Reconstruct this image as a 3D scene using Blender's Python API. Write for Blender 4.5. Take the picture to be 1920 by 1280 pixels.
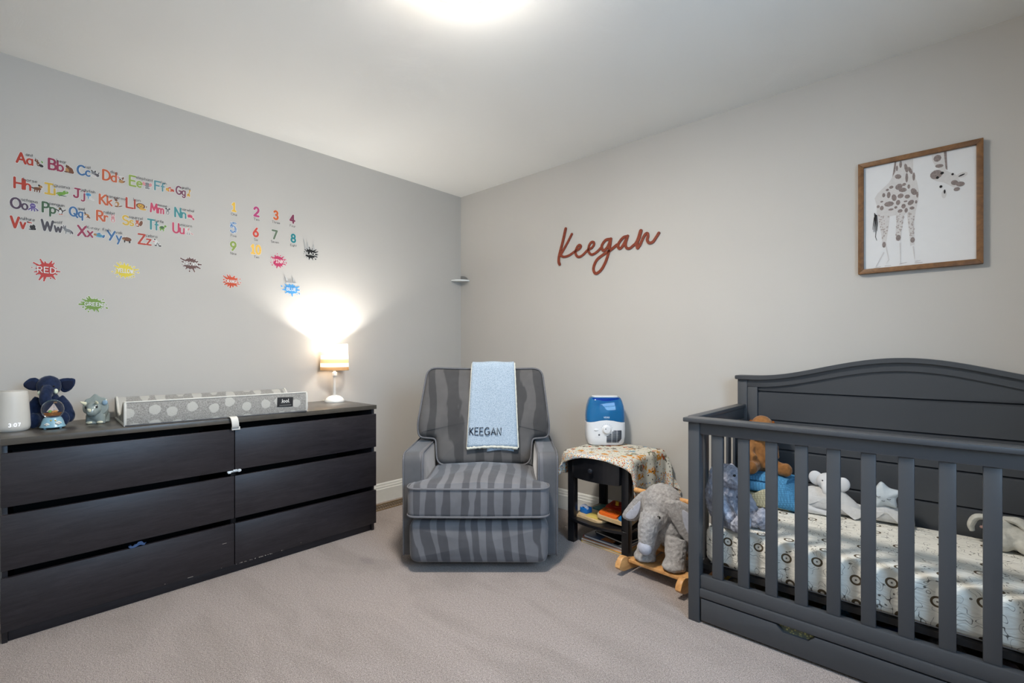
import bpy, bmesh, math, random
from mathutils import Vector, Matrix, Euler, noise as mnoise, geometry as mgeo
random.seed(7)
sc = bpy.context.scene
for o in list(bpy.data.objects):
    bpy.data.objects.remove(o)
COL = sc.collection
R = math.radians
PI = math.pi

# ------------------------------------------------------------------ camera, light, exposure
cam_d = bpy.data.cameras.new('camera')
cam = bpy.data.objects.new('camera', cam_d)
COL.objects.link(cam)
cam_d.sensor_width = 36.0
cam_d.lens = 36.0 * 903.0 / 1920.0
cam_d.shift_y = 20.0 / 1920.0
cam_d.clip_start = 0.02
cam.location = (3.121, -2.770, 1.107)
cam.rotation_euler = (R(90), 0, R(42.35))
sc.camera = cam

sc.view_settings.view_transform = 'Standard'
sc.view_settings.look = 'None'
sc.view_settings.gamma = 1.0
sc.view_settings.use_curve_mapping = False
sc.view_settings.exposure = 1.03

world = bpy.data.worlds.new('sky')
sc.world = world
world.use_nodes = True
bg = world.node_tree.nodes['Background']
bg.inputs[0].default_value = (0.55, 0.75, 1.0, 1)
bg.inputs[1].default_value = 0.8

ROOM_X, ROOM_Y, ROOM_Z = 3.78, -3.30, 2.44
CEILING_LAMP_STRENGTH = 122.0
TABLE_LAMP_WATTS = 1.6
TABLE_LAMP_UP_WATTS = 4.2
WINDOW_WATTS = 36.0
CEILING_LAMP_COLOR = (1.0, 0.935, 0.86)

def area_light(name, loc, rot, sx, sy, watts, color):
    l = bpy.data.lights.new(name, 'AREA')
    l.shape = 'RECTANGLE'; l.size = sx; l.size_y = sy; l.energy = watts; l.color = color
    o = bpy.data.objects.new(name, l); COL.objects.link(o)
    o.location = loc; o.rotation_euler = rot
    return o
# daylight coming in through the bedroom window in the wall on the right, behind the camera
area_light('window_daylight', (ROOM_X + 0.30, -2.0, 1.75), (0, R(62), 0), 1.25, 1.3, WINDOW_WATTS, (0.42, 0.68, 1.0))

# ------------------------------------------------------------------ materials
def lin(c):
    return tuple(((v / 255.0) / 12.92 if v <= 10 else (((v / 255.0) + 0.055) / 1.055) ** 2.4) for v in c)

class NT:
    """small helper to write node trees"""
    def __init__(s, name, rough=0.6, spec=0.3):
        s.m = bpy.data.materials.new(name); s.m.use_nodes = True
        s.t = s.m.node_tree
        s.b = s.t.nodes['Principled BSDF']
        s.b.inputs['Roughness'].default_value = rough
        s.b.inputs['Specular IOR Level'].default_value = spec
        s._co = None
    def n(s, typ, **kw):
        nd = s.t.nodes.new(typ)
        for k, v in kw.items():
            if k in nd.inputs.keys():
                nd.inputs[k].default_value = v
            else:
                setattr(nd, k, v)
        return nd
    def l(s, a, b): s.t.links.new(a, b)
    def co(s, kind='Object', scale=(1, 1, 1), rot=(0, 0, 0), loc=(0, 0, 0)):
        if s._co is None: s._co = s.n('ShaderNodeTexCoord')
        mp = s.n('ShaderNodeMapping')
        mp.inputs['Scale'].default_value = scale
        mp.inputs['Rotation'].default_value = rot
        mp.inputs['Location'].default_value = loc
        s.l(s._co.outputs[kind], mp.inputs['Vector'])
        return mp.outputs['Vector']
    def noise(s, vec, scale, detail=3, rough=0.5, dist=0.0):
        nd = s.n('ShaderNodeTexNoise'); nd.inputs['Scale'].default_value = scale
        nd.inputs['Detail'].default_value = detail; nd.inputs['Roughness'].default_value = rough
        nd.inputs['Distortion'].default_value = dist
        s.l(vec, nd.inputs['Vector']); return nd
    def ramp(s, fac, stops, interp='LINEAR'):
        nd = s.n('ShaderNodeValToRGB'); cr = nd.color_ramp; cr.interpolation = interp
        while len(cr.elements) < len(stops): cr.elements.new(0.5)
        for e, (p, c) in zip(cr.elements, stops):
            e.position = p; e.color = tuple(c) + (1,) if len(c) == 3 else c
        s.l(fac, nd.inputs['Fac']); return nd.outputs['Color']
    def math(s, op, a, b=None, c=None):
        nd = s.n('ShaderNodeMath', operation=op)
        for i, v in enumerate((a, b, c)):
            if v is None: continue
            if isinstance(v, (int, float)): nd.inputs[i].default_value = v
            else: s.l(v, nd.inputs[i])
        return nd.outputs[0]
    def mix(s, fac, a, b, mode='MIX'):
        nd = s.n('ShaderNodeMix', data_type='RGBA', blend_type=mode)
        for i, v in ((0, fac), (6, a), (7, b)):
            if isinstance(v, (int, float)): nd.inputs[i].default_value = v
            elif isinstance(v, tuple): nd.inputs[i].default_value = v + (1,) if len(v) == 3 else v
            else: s.l(v, nd.inputs[i])
        return nd.outputs[2]
    def bump(s, h, strength=0.3, dist=0.005):
        nd = s.n('ShaderNodeBump'); nd.inputs['Strength'].default_value = strength
        nd.inputs['Distance'].default_value = dist
        s.l(h, nd.inputs['Height']); s.l(nd.outputs[0], s.b.inputs['Normal'])
    def base(s, v):
        if isinstance(v, tuple): s.b.inputs['Base Color'].default_value = v + (1,) if len(v) == 3 else v
        else: s.l(v, s.b.inputs['Base Color'])

_plain = {}
def plain(c, rough=0.55, spec=0.3, var=0.06, nscale=25.0, bump=0.0, bscale=300.0, sheen=0.0, metal=0.0, name=None):
    """procedural plain material: a colour (sRGB 0-255) with faint noise variation and optional fine relief"""
    key = (c, rough, spec, var, nscale, bump, bscale, sheen, metal)
    if key in _plain: return _plain[key]
    k = NT(name or 'plain_%d_%d_%d' % c, rough, spec)
    L = lin(c)
    v = k.co()
    f = k.noise(v, nscale, 3).outputs['Fac']
    k.base(k.ramp(f, [(0.3, tuple(x * (1 - var) for x in L)), (0.7, tuple(min(1, x * (1 + var)) for x in L))]))
    if bump:
        k.bump(k.noise(v, bscale, 2).outputs['Fac'], bump, 0.002)
    if sheen:
        k.b.inputs['Sheen Weight'].default_value = sheen
        k.b.inputs['Sheen Roughness'].default_value = 0.4
    k.b.inputs['Metallic'].default_value = metal
    _plain[key] = k.m
    return k.m

def emis(c, strength, name):
    k = NT(name, 0.5, 0.2); k.base(lin(c))
    k.b.inputs['Emission Color'].default_value = lin(c) + (1,)
    k.b.inputs['Emission Strength'].default_value = strength
    return k.m

# ------------------------------------------------------------------ mesh helper
def arc(cx, cy, rx, ry, a0, a1, n=12):
    return [(cx + rx * math.cos(R(a0 + (a1 - a0) * i / n)), cy + ry * math.sin(R(a0 + (a1 - a0) * i / n))) for i in range(n + 1)]

def spline(pts, sub=6, closed=False):
    """Catmull-Rom through pts (any dimension)"""
    P = [Vector(p) for p in pts]; n = len(P); out = []
    rng = n if closed else n - 1
    for i in range(rng):
        p1, p2 = P[i], P[(i + 1) % n]
        p0 = P[(i - 1) % n] if (closed or i > 0) else p1 * 2 - p2
        p3 = P[(i + 2) % n] if (closed or i + 2 < n) else p2 * 2 - p1
        for k in range(sub):
            t = k / sub
            out.append(0.5 * ((2 * p1) + (p2 - p0) * t + (2 * p0 - 5 * p1 + 4 * p2 - p3) * t * t + (3 * p1 - p0 - 3 * p2 + p3) * t ** 3))
    if not closed: out.append(P[-1])
    return out

class MB:
    def __init__(s): s.bm = bmesh.new()
    def box(s, x0, y0, z0, x1, y1, z1, bev=0.0, seg=2, mat=0, rot=None, piv=None):
        r = bmesh.ops.create_cube(s.bm, size=1.0)
        vs = r['verts']
        c = Vector(((x0 + x1) / 2, (y0 + y1) / 2, (z0 + z1) / 2))
        for v in vs:
            v.co = Vector((v.co.x * (x1 - x0), v.co.y * (y1 - y0), v.co.z * (z1 - z0))) + c
        if rot is not None:
            pv = Vector(piv) if piv is not None else c
            bmesh.ops.rotate(s.bm, verts=vs, cent=pv, matrix=Euler(rot).to_matrix())
        fs = list({f for v in vs for f in v.link_faces})
        for f in fs: f.material_index = mat
        if bev > 0:
            es = list({e for v in vs for e in v.link_edges})
            bmesh.ops.bevel(s.bm, geom=es, offset=bev, segments=seg, affect='EDGES', profile=0.5, material=mat)
        return s
    def quad(s, a, b, c, d, mat=0):
        f = s.bm.faces.new([s.bm.verts.new(p) for p in (a, b, c, d)]); f.material_index = mat; return s
    def rings(s, rings, cap0=True, cap1=True, closed=True, mat=0):
        """loft through a list of rings (equal vertex counts)"""
        V = [[s.bm.verts.new(p) for p in r] for r in rings]
        n = len(V[0])
        for a, b in zip(V[:-1], V[1:]):
            for i in range(n if closed else n - 1):
                j = (i + 1) % n
                try:
                    f = s.bm.faces.new((a[i], a[j], b[j], b[i])); f.material_index = mat
                except ValueError: pass
        if cap0:
            f = s.bm.faces.new(list(reversed(V[0]))); f.material_index = mat
        if cap1:
            f = s.bm.faces.new(V[-1]); f.material_index = mat
        return V
    def cyl(s, p0, p1, r0, r1=None, n=20, mat=0):
        return s.tube([p0, p1], [r0, r0 if r1 is None else r1], n, mat=mat)
    def tube(s, pts, r, n=10, closed=False, mat=0, cap=True, flat=1.0):
        P = [Vector(p) for p in pts]
        if isinstance(r, (int, float)): r = [r] * len(P)
        m = len(P); rings = []; up = None
        for i in range(m):
            a = P[(i - 1) % m] if (closed or i > 0) else P[i]
            b = P[(i + 1) % m] if (closed or i < m - 1) else P[i]
            t = (b - a)
            if t.length < 1e-9: t = Vector((0, 0, 1))
            t.normalize()
            if up is None:
                up = Vector((0, 0, 1)) if abs(t.z) < 0.9 else Vector((1, 0, 0))
            u = (up - t * up.dot(t))
            if u.length < 1e-6: u = t.orthogonal()
            u.normalize(); up = u
            w = t.cross(u)
            rings.append([P[i] + (u * math.cos(2 * PI * k / n) * flat + w * math.sin(2 * PI * k / n)) * r[i] for k in range(n)])
        if closed:
            rings.append(rings[0])
            V = [[s.bm.verts.new(p) for p in rr] for rr in rings[:-1]]
            V.append(V[0])
            for a, b in zip(V[:-1], V[1:]):
                for i in range(n):
                    j = (i + 1) % n
                    f = s.bm.faces.new((a[i], a[j], b[j], b[i])); f.material_index = mat
        else:
            s.rings(rings, cap, cap, True, mat)
        return s
    def lathe(s, prof, c=(0, 0, 0), n=32, mat=0, sx=1.0, sy=1.0):
        rings = []
        for (r, z) in prof:
            r = max(r, 1e-4)
            rings.append([(c[0] + r * sx * math.cos(2 * PI * k / n), c[1] + r * sy * math.sin(2 * PI * k / n), c[2] + z) for k in range(n)])
        s.rings(rings, True, True, True, mat)
        return s
    def ell(s, c, r, rot=(0, 0, 0), u=20, v=12, mat=0):
        if isinstance(r, (int, float)): r = (r, r, r)
        M = Matrix.Translation(c) @ Euler([R(a) for a in rot]).to_matrix().to_4x4() @ Matrix.Diagonal((r[0], r[1], r[2], 1))
        res = bmesh.ops.create_uvsphere(s.bm, u_segments=u, v_segments=v, radius=1.0, matrix=M)
        for f in {f for vv in res['verts'] for f in vv.link_faces}: f.material_index = mat
        return s
    def prism(s, poly, to3, t0, t1, mat=0, bev=0.0):
        """extrude a 2D polygon; to3(u, v, t) -> point"""
        a = [s.bm.verts.new(to3(u, v, t0)) for u, v in poly]
        b = [s.bm.verts.new(to3(u, v, t1)) for u, v in poly]
        n = len(a); fs = []
        fs.append(s.bm.faces.new(list(reversed(a)))); fs.append(s.bm.faces.new(b))
        for i in range(n):
            j = (i + 1) % n
            fs.append(s.bm.faces.new((a[i], a[j], b[j], b[i])))
        for f in fs: f.material_index = mat
        if bev > 0:
            es = list({e for v in a + b for e in v.link_edges})
            bmesh.ops.bevel(s.bm, geom=es, offset=bev, segments=2, affect='EDGES', profile=0.5, material=mat)
        return s
    def poly(s, pts, to3, mat=0):
        f = s.bm.faces.new([s.bm.verts.new(to3(u, v)) for u, v in pts]); f.material_index = mat
        return s
    def puff(s, outline, to3, T, r, bulge=0.0, bulge_b=None, seg=5, inner=6, mat=0):
        """stuffed slab: 2D outline, thickness T (t from -T/2 to T/2), edge radius r, crown bulge"""
        n = len(outline); O = [Vector(p) for p in outline]
        A = sum(O[i].x * O[(i + 1) % n].y - O[(i + 1) % n].x * O[i].y for i in range(n))
        sg = 1 if A > 0 else -1
        N = []
        for i in range(n):
            t = (O[(i + 1) % n] - O[(i - 1) % n]); t.normalize()
            N.append(Vector((-t.y, t.x)) * sg)          # inward normal
        cen = sum(O, Vector((0, 0))) / n
        rings = []
        if bulge_b is None: bulge_b = bulge
        for side in (-1, 1):
            rs = []
            for k in range(seg + 1):
                a = (PI / 2) * k / seg
                ins = r * (1 - math.cos(a)); t = T / 2 - r + r * math.sin(a)
                rs.append([(O[i] + N[i] * ins, t * side) for i in range(n)])
            edge = [O[i] + N[i] * r for i in range(n)]
            bb = bulge if side > 0 else bulge_b
            for k in range(1, inner):
                f = 1 - k / inner
                h = T / 2 + bb * (1 - f ** 2.2)
                rs.append([(cen + (edge[i] - cen) * f, h * side) for i in range(n)])
            rings.append(rs)
        seq = list(reversed(rings[0])) + rings[1]
        V = [[s.bm.verts.new(to3(p.x, p.y, t)) for p, t in rr] for rr in seq]
        for a, b in zip(V[:-1], V[1:]):
            for i in range(n):
                j = (i + 1) % n
                f = s.bm.faces.new((a[i], a[j], b[j], b[i])); f.material_index = mat
        for ring, h, rev in ((V[0], -(T / 2 + bulge_b), True), (V[-1], T / 2 + bulge, False)):
            cv = s.bm.verts.new(to3(cen.x, cen.y, h))
            for i in range(n):
                j = (i + 1) % n
                f = s.bm.faces.new((ring[i], ring[j], cv) if not rev else (ring[j], ring[i], cv)); f.material_index = mat
        return s
    def mesh(s, name, smooth=True, ang=38, recalc=True):
        if recalc: bmesh.ops.recalc_face_normals(s.bm, faces=s.bm.faces)
        me = bpy.data.meshes.new(name)
        s.bm.to_mesh(me); s.bm.free()
        if smooth:
            for p in me.polygons: p.use_smooth = True
            me.set_sharp_from_angle(angle=R(ang))
        return me

def link(name, me, mats=None, parent=None, loc=None, rot=None):
    o = bpy.data.objects.new(name, me)
    COL.objects.link(o)
    if mats is not None:
        if not isinstance(mats, (list, tuple)): mats = [mats]
        for m in mats: me.materials.append(m)
    if parent is not None: o.parent = parent
    if loc is not None: o.location = loc
    if rot is not None: o.rotation_euler = rot
    return o

def obj(name, mb, mats, parent=None, smooth=True, ang=38, recalc=True, loc=None, rot=None):
    return link(name, mb.mesh(name, smooth, ang, recalc), mats, parent, loc, rot)

def tag(o, label=None, cat=None, group=None, kind=None):
    if label: o['label'] = label
    if cat: o['category'] = cat
    if group: o['group'] = group
    if kind: o['kind'] = kind
    return o

def thing(name, label, cat, loc=(0, 0, 0), rot=(0, 0, 0), group=None):
    o = bpy.data.objects.new(name, None); COL.objects.link(o)
    o.empty_display_size = 0.05
    o.location = loc; o.rotation_euler = rot
    return tag(o, label, cat, group)

def bake(o, keep_mods=False):
    """replace the mesh of o by its evaluated (modifier-applied) mesh"""
    dg = bpy.context.evaluated_depsgraph_get(); dg.update()
    me = bpy.data.meshes.new_from_object(o.evaluated_get(dg))
    old = o.data; o.modifiers.clear(); o.data = me
    bpy.data.meshes.remove(old)
    for p in me.polygons: p.use_smooth = True
    return o

def plush(name, mb, mat, parent=None, voxel=0.007, smooth=6, nub=0.0, nscale=60.0, loc=None, rot=None):
    """overlapping volumes fused into one continuous skin, with optional nubby fabric relief"""
    o = obj(name, mb, mat, parent, loc=loc, rot=rot)
    m = o.modifiers.new('fuse', 'REMESH'); m.mode = 'VOXEL'; m.voxel_size = voxel; m.use_smooth_shade = True
    if smooth:
        s_ = o.modifiers.new('soften', 'SMOOTH'); s_.factor = 0.5; s_.iterations = smooth
    bake(o)
    if nub:
        me = o.data; me.update()
        nr = [v.normal.copy() for v in me.vertices]
        for v, nn in zip(me.vertices, nr):
            p = v.co * nscale
            v.co += nn * nub * (mnoise.noise(p) + 0.5 * mnoise.noise(p * 2.1))
        me.update()
    return o

def fur(o, count, length, seed=1, radius=0.0009, brown=0.02, child=0, steps=3):
    m = o.modifiers.new('fur', 'PARTICLE_SYSTEM')
    ps = m.particle_system; st = ps.settings
    st.type = 'HAIR'; st.count = count; st.hair_length = length; ps.seed = seed
    st.hair_step = steps; st.render_step = 3; st.display_step = 2
    st.use_advanced_hair = True
    st.brownian_factor = brown; st.factor_random = length * 0.12
    st.effector_weights.gravity = 0
    st.root_radius = 1.0; st.tip_radius = 0.35; st.radius_scale = radius
    if child:
        st.child_type = 'INTERPOLATED'; st.rendered_child_count = child; st.child_percent = 1
        st.clump_factor = 0.6; st.roughness_1 = 0.008; st.roughness_1_size = 0.4
        st.roughness_endpoint = 0.006
    st.material_slot = o.data.materials[0].name if o.data.materials else ''
    st.material = 1
    return o

# ------------------------------------------------------------------ room shell
def m_wall():
    k = NT('grey_beige_wall_paint', 0.75, 0.25)
    v = k.co()
    f = k.noise(v, 1.3, 3).outputs['Fac']
    k.base(k.ramp(f, [(0.3, lin((186, 182, 175))), (0.7, lin((190, 186, 179)))]))
    k.bump(k.noise(v, 180, 4, 0.6).outputs['Fac'], 0.05, 0.002)
    return k.m
def m_ceiling():
    k = NT('white_brushed_ceiling_texture', 0.85, 0.15)
    v = k.co()
    k.base(lin((236, 235, 230)))
    big = k.noise(v, 2.2, 2, 0.5, 1.5)
    # brush strokes whose direction turns from patch to patch
    ang = k.math('MULTIPLY', big.outputs['Fac'], 12.0)
    rotn = k.n('ShaderNodeVectorRotate', rotation_type='Z_AXIS')
    k.l(v, rotn.inputs['Vector']); k.l(ang, rotn.inputs['Angle'])
    mp = k.n('ShaderNodeMapping'); mp.inputs['Scale'].default_value = (18, 150, 1)
    k.l(rotn.outputs[0], mp.inputs['Vector'])
    st = k.noise(mp.outputs[0], 1.0, 3, 0.6)
    mask = k.ramp(k.noise(v, 1.7, 2).outputs['Fac'], [(0.42, (0, 0, 0)), (0.6, (1, 1, 1))])
    k.bump(k.math('MULTIPLY', st.outputs['Fac'], mask), 0.35, 0.004)
    return k.m
def m_carpet():
    k = NT('taupe_cut_pile_carpet', 0.95, 0.05)
    v = k.co()
    fine = k.noise(v, 330, 3, 0.7).outputs['Fac']
    mid = k.noise(v, 120, 2, 0.6).outputs['Fac']
    sweep = k.noise(k.co(scale=(1.0, 2.6, 1), rot=(0, 0, R(38))), 1.6, 3, 0.55, 0.8).outputs['Fac']
    a = k.ramp(fine, [(0.34, lin((88, 77, 72))), (0.5, lin((166, 153, 145))), (0.68, lin((212, 200, 192)))])
    b = k.ramp(mid, [(0.3, (0.76, 0.75, 0.74)), (0.7, (1.10, 1.10, 1.10))])
    c = k.ramp(sweep, [(0.40, (0.90, 0.885, 0.87)), (0.56, (1.04, 1.03, 1.03))])
    x = k.mix(1.0, a, b, 'MULTIPLY'); x = k.mix(1.0, x, c, 'MULTIPLY')
    # a small old stain in front of the dresser
    sep = k.n('ShaderNodeSeparateXYZ'); k.l(v, sep.inputs[0])
    d = k.math('SQRT', k.math('ADD', k.math('POWER', k.math('MULTIPLY', k.math('SUBTRACT', sep.outputs[0], 0.83), 0.55), 2.0),
                              k.math('POWER', k.math('SUBTRACT', sep.outputs[1], -1.40), 2.0)))
    d = k.math('ADD', d, k.math('MULTIPLY', k.noise(v, 30, 2).outputs['Fac'], 0.03))
    x = k.mix(k.ramp(d, [(0.03, (0.35, 0.35, 0.35)), (0.055, (0, 0, 0))]), x, lin((110, 98, 98)))
    k.base(x)
    h = k.math('ADD', k.math('MULTIPLY', fine, 0.6), mid)
    k.bump(h, 0.9, 0.008)
    k.b.inputs['Sheen Weight'].default_value = 0.25
    return k.m
M_WALL, M_CEIL, M_CARPET = m_wall(), m_ceiling(), m_carpet()
M_TRIM = plain((226, 227, 222), 0.4, 0.4, 0.02)
M_WHITE = plain((232, 232, 228), 0.4, 0.4, 0.02)
T = 0.14
tag(obj('floor', MB().box(-T, ROOM_Y - T, -0.12, ROOM_X + T, T, 0.0), M_CARPET), kind='structure')
tag(obj('ceiling', MB().box(-T, ROOM_Y - T, ROOM_Z, ROOM_X + T, T, ROOM_Z + 0.12), M_CEIL), kind='structure')
tag(obj('wall_left', MB().box(-T, ROOM_Y - T, 0, 0, T, ROOM_Z), M_WALL), kind='structure')
tag(obj('wall_back', MB().box(0, 0, 0, ROOM_X, T, ROOM_Z), M_WALL), kind='structure')
tag(obj('wall_front', MB().box(0, ROOM_Y - T, 0, ROOM_X, ROOM_Y, ROOM_Z), M_WALL), kind='structure')
WY0, WY1, WZ0, WZ1 = -2.65, -1.35, 0.85, 2.05
w = MB()
w.box(ROOM_X, ROOM_Y - T, 0, ROOM_X + T, WY0, ROOM_Z).box(ROOM_X, WY1, 0, ROOM_X + T, T, ROOM_Z)
w.box(ROOM_X, WY0, 0, ROOM_X + T, WY1, WZ0).box(ROOM_X, WY0, WZ1, ROOM_X + T, WY1, ROOM_Z)
tag(obj('wall_right', w, M_WALL), kind='structure')
# window (behind the camera): frame, sash bars, panes
wn = thing('window_1', None, None, (ROOM_X, (WY0 + WY1) / 2, WZ0)); wn['kind'] = 'structure'
hw, hh = (WY1 - WY0) / 2, WZ1 - WZ0
f = MB()
for (a, b, c, d) in ((-hw - .07, -hw, -.07, hh + .07), (hw, hw + .07, -.07, hh + .07), (-hw, hw, hh, hh + .07), (-hw - .1, hw + .1, -.05, 0)):
    f.box(-0.02, a, c, 0.0, b, d, 0.003)
obj('window_frame', f, M_TRIM, wn)
f = MB()
for (a, b, c, d) in ((-hw, -hw + .04, 0, hh), (hw - .04, hw, 0, hh), (-hw, hw, 0, .04), (-hw, hw, hh - .04, hh), (-hw, hw, hh / 2 - .02, hh / 2 + .02)):
    f.box(0.05, a, c, 0.09, b, d, 0.003)
obj('sash', f, M_TRIM, wn)

def baseboard(name, p0, p1, nrm):
    """profiled skirting from p0 to p1; nrm points into the room"""
    prof = [(0, 0), (.016, 0), (.016, .095), (.012, .100), (.012, .112), (.008, .120), (.008, .128), (.004, .136), (0, .138)]
    m = MB(); rings = []
    for p in (p0, p1):
        rings.append([(p[0] + nrm[0] * a, p[1] + nrm[1] * a, b) for a, b in prof])
    m.rings(rings)
    return tag(obj(name, m, M_TRIM, ang=20), kind='structure')
baseboard('baseboard_left', (0, ROOM_Y, 0), (0, 0, 0), (1, 0))
baseboard('baseboard_back', (0, 0, 0), (ROOM_X, 0, 0), (0, -1))
baseboard('baseboard_front', (0, ROOM_Y, 0), (ROOM_X, ROOM_Y, 0), (0, 1))
baseboard('baseboard_right', (ROOM_X, ROOM_Y, 0), (ROOM_X, 0, 0), (-1, 0))

# ------------------------------------------------------------------ ceiling light
cl = thing('ceiling_light', 'round frosted white flush ceiling light, switched on', 'ceiling light', (1.890, -1.686, ROOM_Z))
obj('mounting_plate_light_shield', MB().lathe([(.0, 0), (.160, 0), (.161, -.012), (.153, -.043), (.150, -.045), (.147, -.042), (.0, -.042)], n=40), plain((225, 222, 215), 0.3, 0.5, 0.02), cl)  # plate with an unseen deep rim, added to shield the nearby ceiling from glare
dome = [(.1475, -.043)] + [(.1475 * math.cos(R(a)), -.043 - .038 * math.sin(R(a))) for a in range(8, 91, 8)] + [(.0, -.0811)]
dm = NT('lit_frosted_glass', 0.4, 0.3); dm.base((0.9, 0.88, 0.84))
dm.b.inputs['Emission Color'].default_value = CEILING_LAMP_COLOR + (1,)
dm.b.inputs['Emission Strength'].default_value = CEILING_LAMP_STRENGTH
obj('glass_dome', MB().lathe(dome, n=40), dm.m, cl)

# ------------------------------------------------------------------ floor vent
fv = thing('floor_vent', 'brown metal floor register set in the carpet beside the dresser', 'vent', (0.115, -0.79, 0))
VB = plain((118, 96, 66), 0.45, 0.4, 0.05)
g = MB()
for (a, b, c, d) in ((-.06, -.16, -.045, .16), (.045, -.16, .06, .16), (-.045, -.16, .045, -.145), (-.045, .145, .045, .16)):
    g.box(a, b, 0, c, d, .006, .001, 1)
obj('frame', g, VB, fv)
g = MB()
for i in range(15):
    y = -.138 + i * .0195
    g.box(-.045, y, 0, .045, y + .008, .004)
g.box(-.004, -.145, 0, .004, .145, .0045)
o = obj('louvres', g, plain((96, 78, 52), 0.45, 0.4, 0.05), fv)

# ------------------------------------------------------------------ stroke lettering (all writing in the room)
def _font():
    A = arc; F = {}
    F['A'] = [[(0, 0), (.38, 1), (.76, 0)], [(.13, .34), (.63, .34)]]
    F['B'] = [[(0, 0), (0, 1), (.28, 1)] + A(.28, .765, .26, .235, 90, -90, 8) + [(.05, .53)], [(.28, .53)] + A(.31, .265, .31, .265, 90, -90, 8) + [(0, 0)]]
    F['C'] = [A(.42, .5, .42, .5, 48, 312, 14)]
    F['D'] = [[(0, 0), (0, 1), (.18, 1)] + A(.18, .5, .52, .5, 90, -90, 12) + [(0, 0)]]
    F['E'] = [[(.55, 1), (0, 1), (0, 0), (.58, 0)], [(0, .52), (.48, .52)]]
    F['F'] = [[(.55, 1), (0, 1), (0, 0)], [(0, .52), (.45, .52)]]
    F['G'] = [A(.42, .5, .42, .5, 48, 325, 14) + [(.80, .44), (.46, .44)]]
    F['H'] = [[(0, 0), (0, 1)], [(.65, 0), (.65, 1)], [(0, .5), (.65, .5)]]
    F['I'] = [[(0, 1), (.52, 1)], [(.26, 1), (.26, 0)], [(0, 0), (.52, 0)]]
    F['J'] = [[(.12, 1), (.62, 1)], [(.42, 1), (.42, .24)] + A(.21, .22, .21, .22, 0, -170, 8)]
    F['K'] = [[(0, 0), (0, 1)], [(.55, 1), (0, .42)], [(.14, .56), (.6, 0)]]
    F['L'] = [[(0, 1), (0, 0), (.52, 0)]]
    F['M'] = [[(0, 0), (.1, 1), (.42, .25), (.74, 1), (.84, 0)]]
    F['N'] = [[(0, 0), (0, 1), (.62, 0), (.62, 1)]]
    F['O'] = [A(.45, .5, .45, .5, 90, 450, 18)]
    F['P'] = [[(0, 0), (0, 1), (.28, 1)] + A(.28, .74, .28, .26, 90, -90, 8) + [(0, .48)]]
    F['Q'] = [A(.45, .5, .45, .5, 90, 450, 18), [(.55, .3), (.95, -.1)]]
    F['R'] = [[(0, 0), (0, 1), (.28, 1)] + A(.28, .74, .28, .26, 90, -90, 8) + [(0, .48)], [(.2, .48), (.62, 0)]]
    F['S'] = [A(.3, .75, .28, .25, 30, 270, 10) + A(.3, .25, .3, .25, 90, -150, 10)[1:]]
    F['T'] = [[(0, 1), (.7, 1)], [(.35, 1), (.35, 0)]]
    F['U'] = [[(0, 1), (0, .3)] + A(.3, .3, .3, .3, 180, 360, 10) + [(.6, 1)]]
    F['V'] = [[(0, 1), (.34, 0), (.68, 1)]]
    F['W'] = [[(0, 1), (.24, 0), (.48, .85), (.72, 0), (.96, 1)]]
    F['X'] = [[(0, 1), (.62, 0)], [(.62, 1), (0, 0)]]
    F['Y'] = [[(0, 1), (.32, .45)], [(.66, 1), (.2, 0)]]
    F['Z'] = [[(0, 1), (.62, 1), (0, 0), (.64, 0)]]
    F['a'] = [A(.26, .3, .26, .3, 50, 310, 12), [(.5, .6), (.5, 0)]]
    F['b'] = [[(0, 1), (0, 0)], A(.26, .3, .26, .3, 130, -130, 12)]
    F['c'] = [A(.26, .3, .26, .3, 50, 310, 12)]
    F['d'] = [A(.26, .3, .26, .3, 50, 310, 12), [(.5, 1), (.5, 0)]]
    F['e'] = [[(.03, .32), (.5, .32)] + A(.26, .3, .25, .3, 5, 310, 12)]
    F['f'] = [A(.34, .8, .18, .2, 60, 180, 6) + [(.16, 0)], [(0, .56), (.36, .56)]]
    F['g'] = [A(.26, .3, .26, .3, 50, 310, 12), [(.5, .6), (.5, -.1)] + A(.26, -.1, .24, .22, 0, -150, 8)]
    F['h'] = [[(0, 1), (0, 0)], [(0, .35)] + A(.24, .36, .22, .24, 160, 0, 8) + [(.46, 0)]]
    F['i'] = [[(0, .6), (0, 0)], [(0, .84), (0, .86)]]
    F['j'] = [[(.2, .6), (.2, -.12)] + A(.02, -.12, .18, .18, 0, -140, 6), [(.2, .84), (.2, .86)]]
    F['k'] = [[(0, 1), (0, 0)], [(.42, .6), (0, .24)], [(.12, .35), (.46, 0)]]
    F['l'] = [[(0, 1), (0, 0)]]
    F['m'] = [[(0, .6), (0, 0)], [(0, .35)] + A(.18, .38, .17, .22, 160, 0, 7) + [(.35, 0)], [(.35, .35)] + A(.53, .38, .17, .22, 160, 0, 7) + [(.7, 0)]]
    F['n'] = [[(0, .6), (0, 0)], [(0, .35)] + A(.24, .36, .22, .24, 160, 0, 8) + [(.46, 0)]]
    F['o'] = [A(.27, .3, .27, .3, 90, 450, 14)]
    F['p'] = [[(0, .6), (0, -.34)], A(.26, .3, .26, .3, 130, -130, 12)]
    F['q'] = [A(.26, .3, .26, .3, 50, 310, 12), [(.5, .6), (.5, -.34)]]
    F['r'] = [[(0, .6), (0, 0)], [(0, .32)] + A(.22, .34, .2, .26, 165, 50, 6)]
    F['s'] = [A(.2, .45, .18, .15, 40, 270, 8) + A(.2, .15, .2, .15, 90, -140, 8)[1:]]
    F['t'] = [[(.16, .9), (.16, 0)], [(0, .58), (.36, .58)]]
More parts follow.
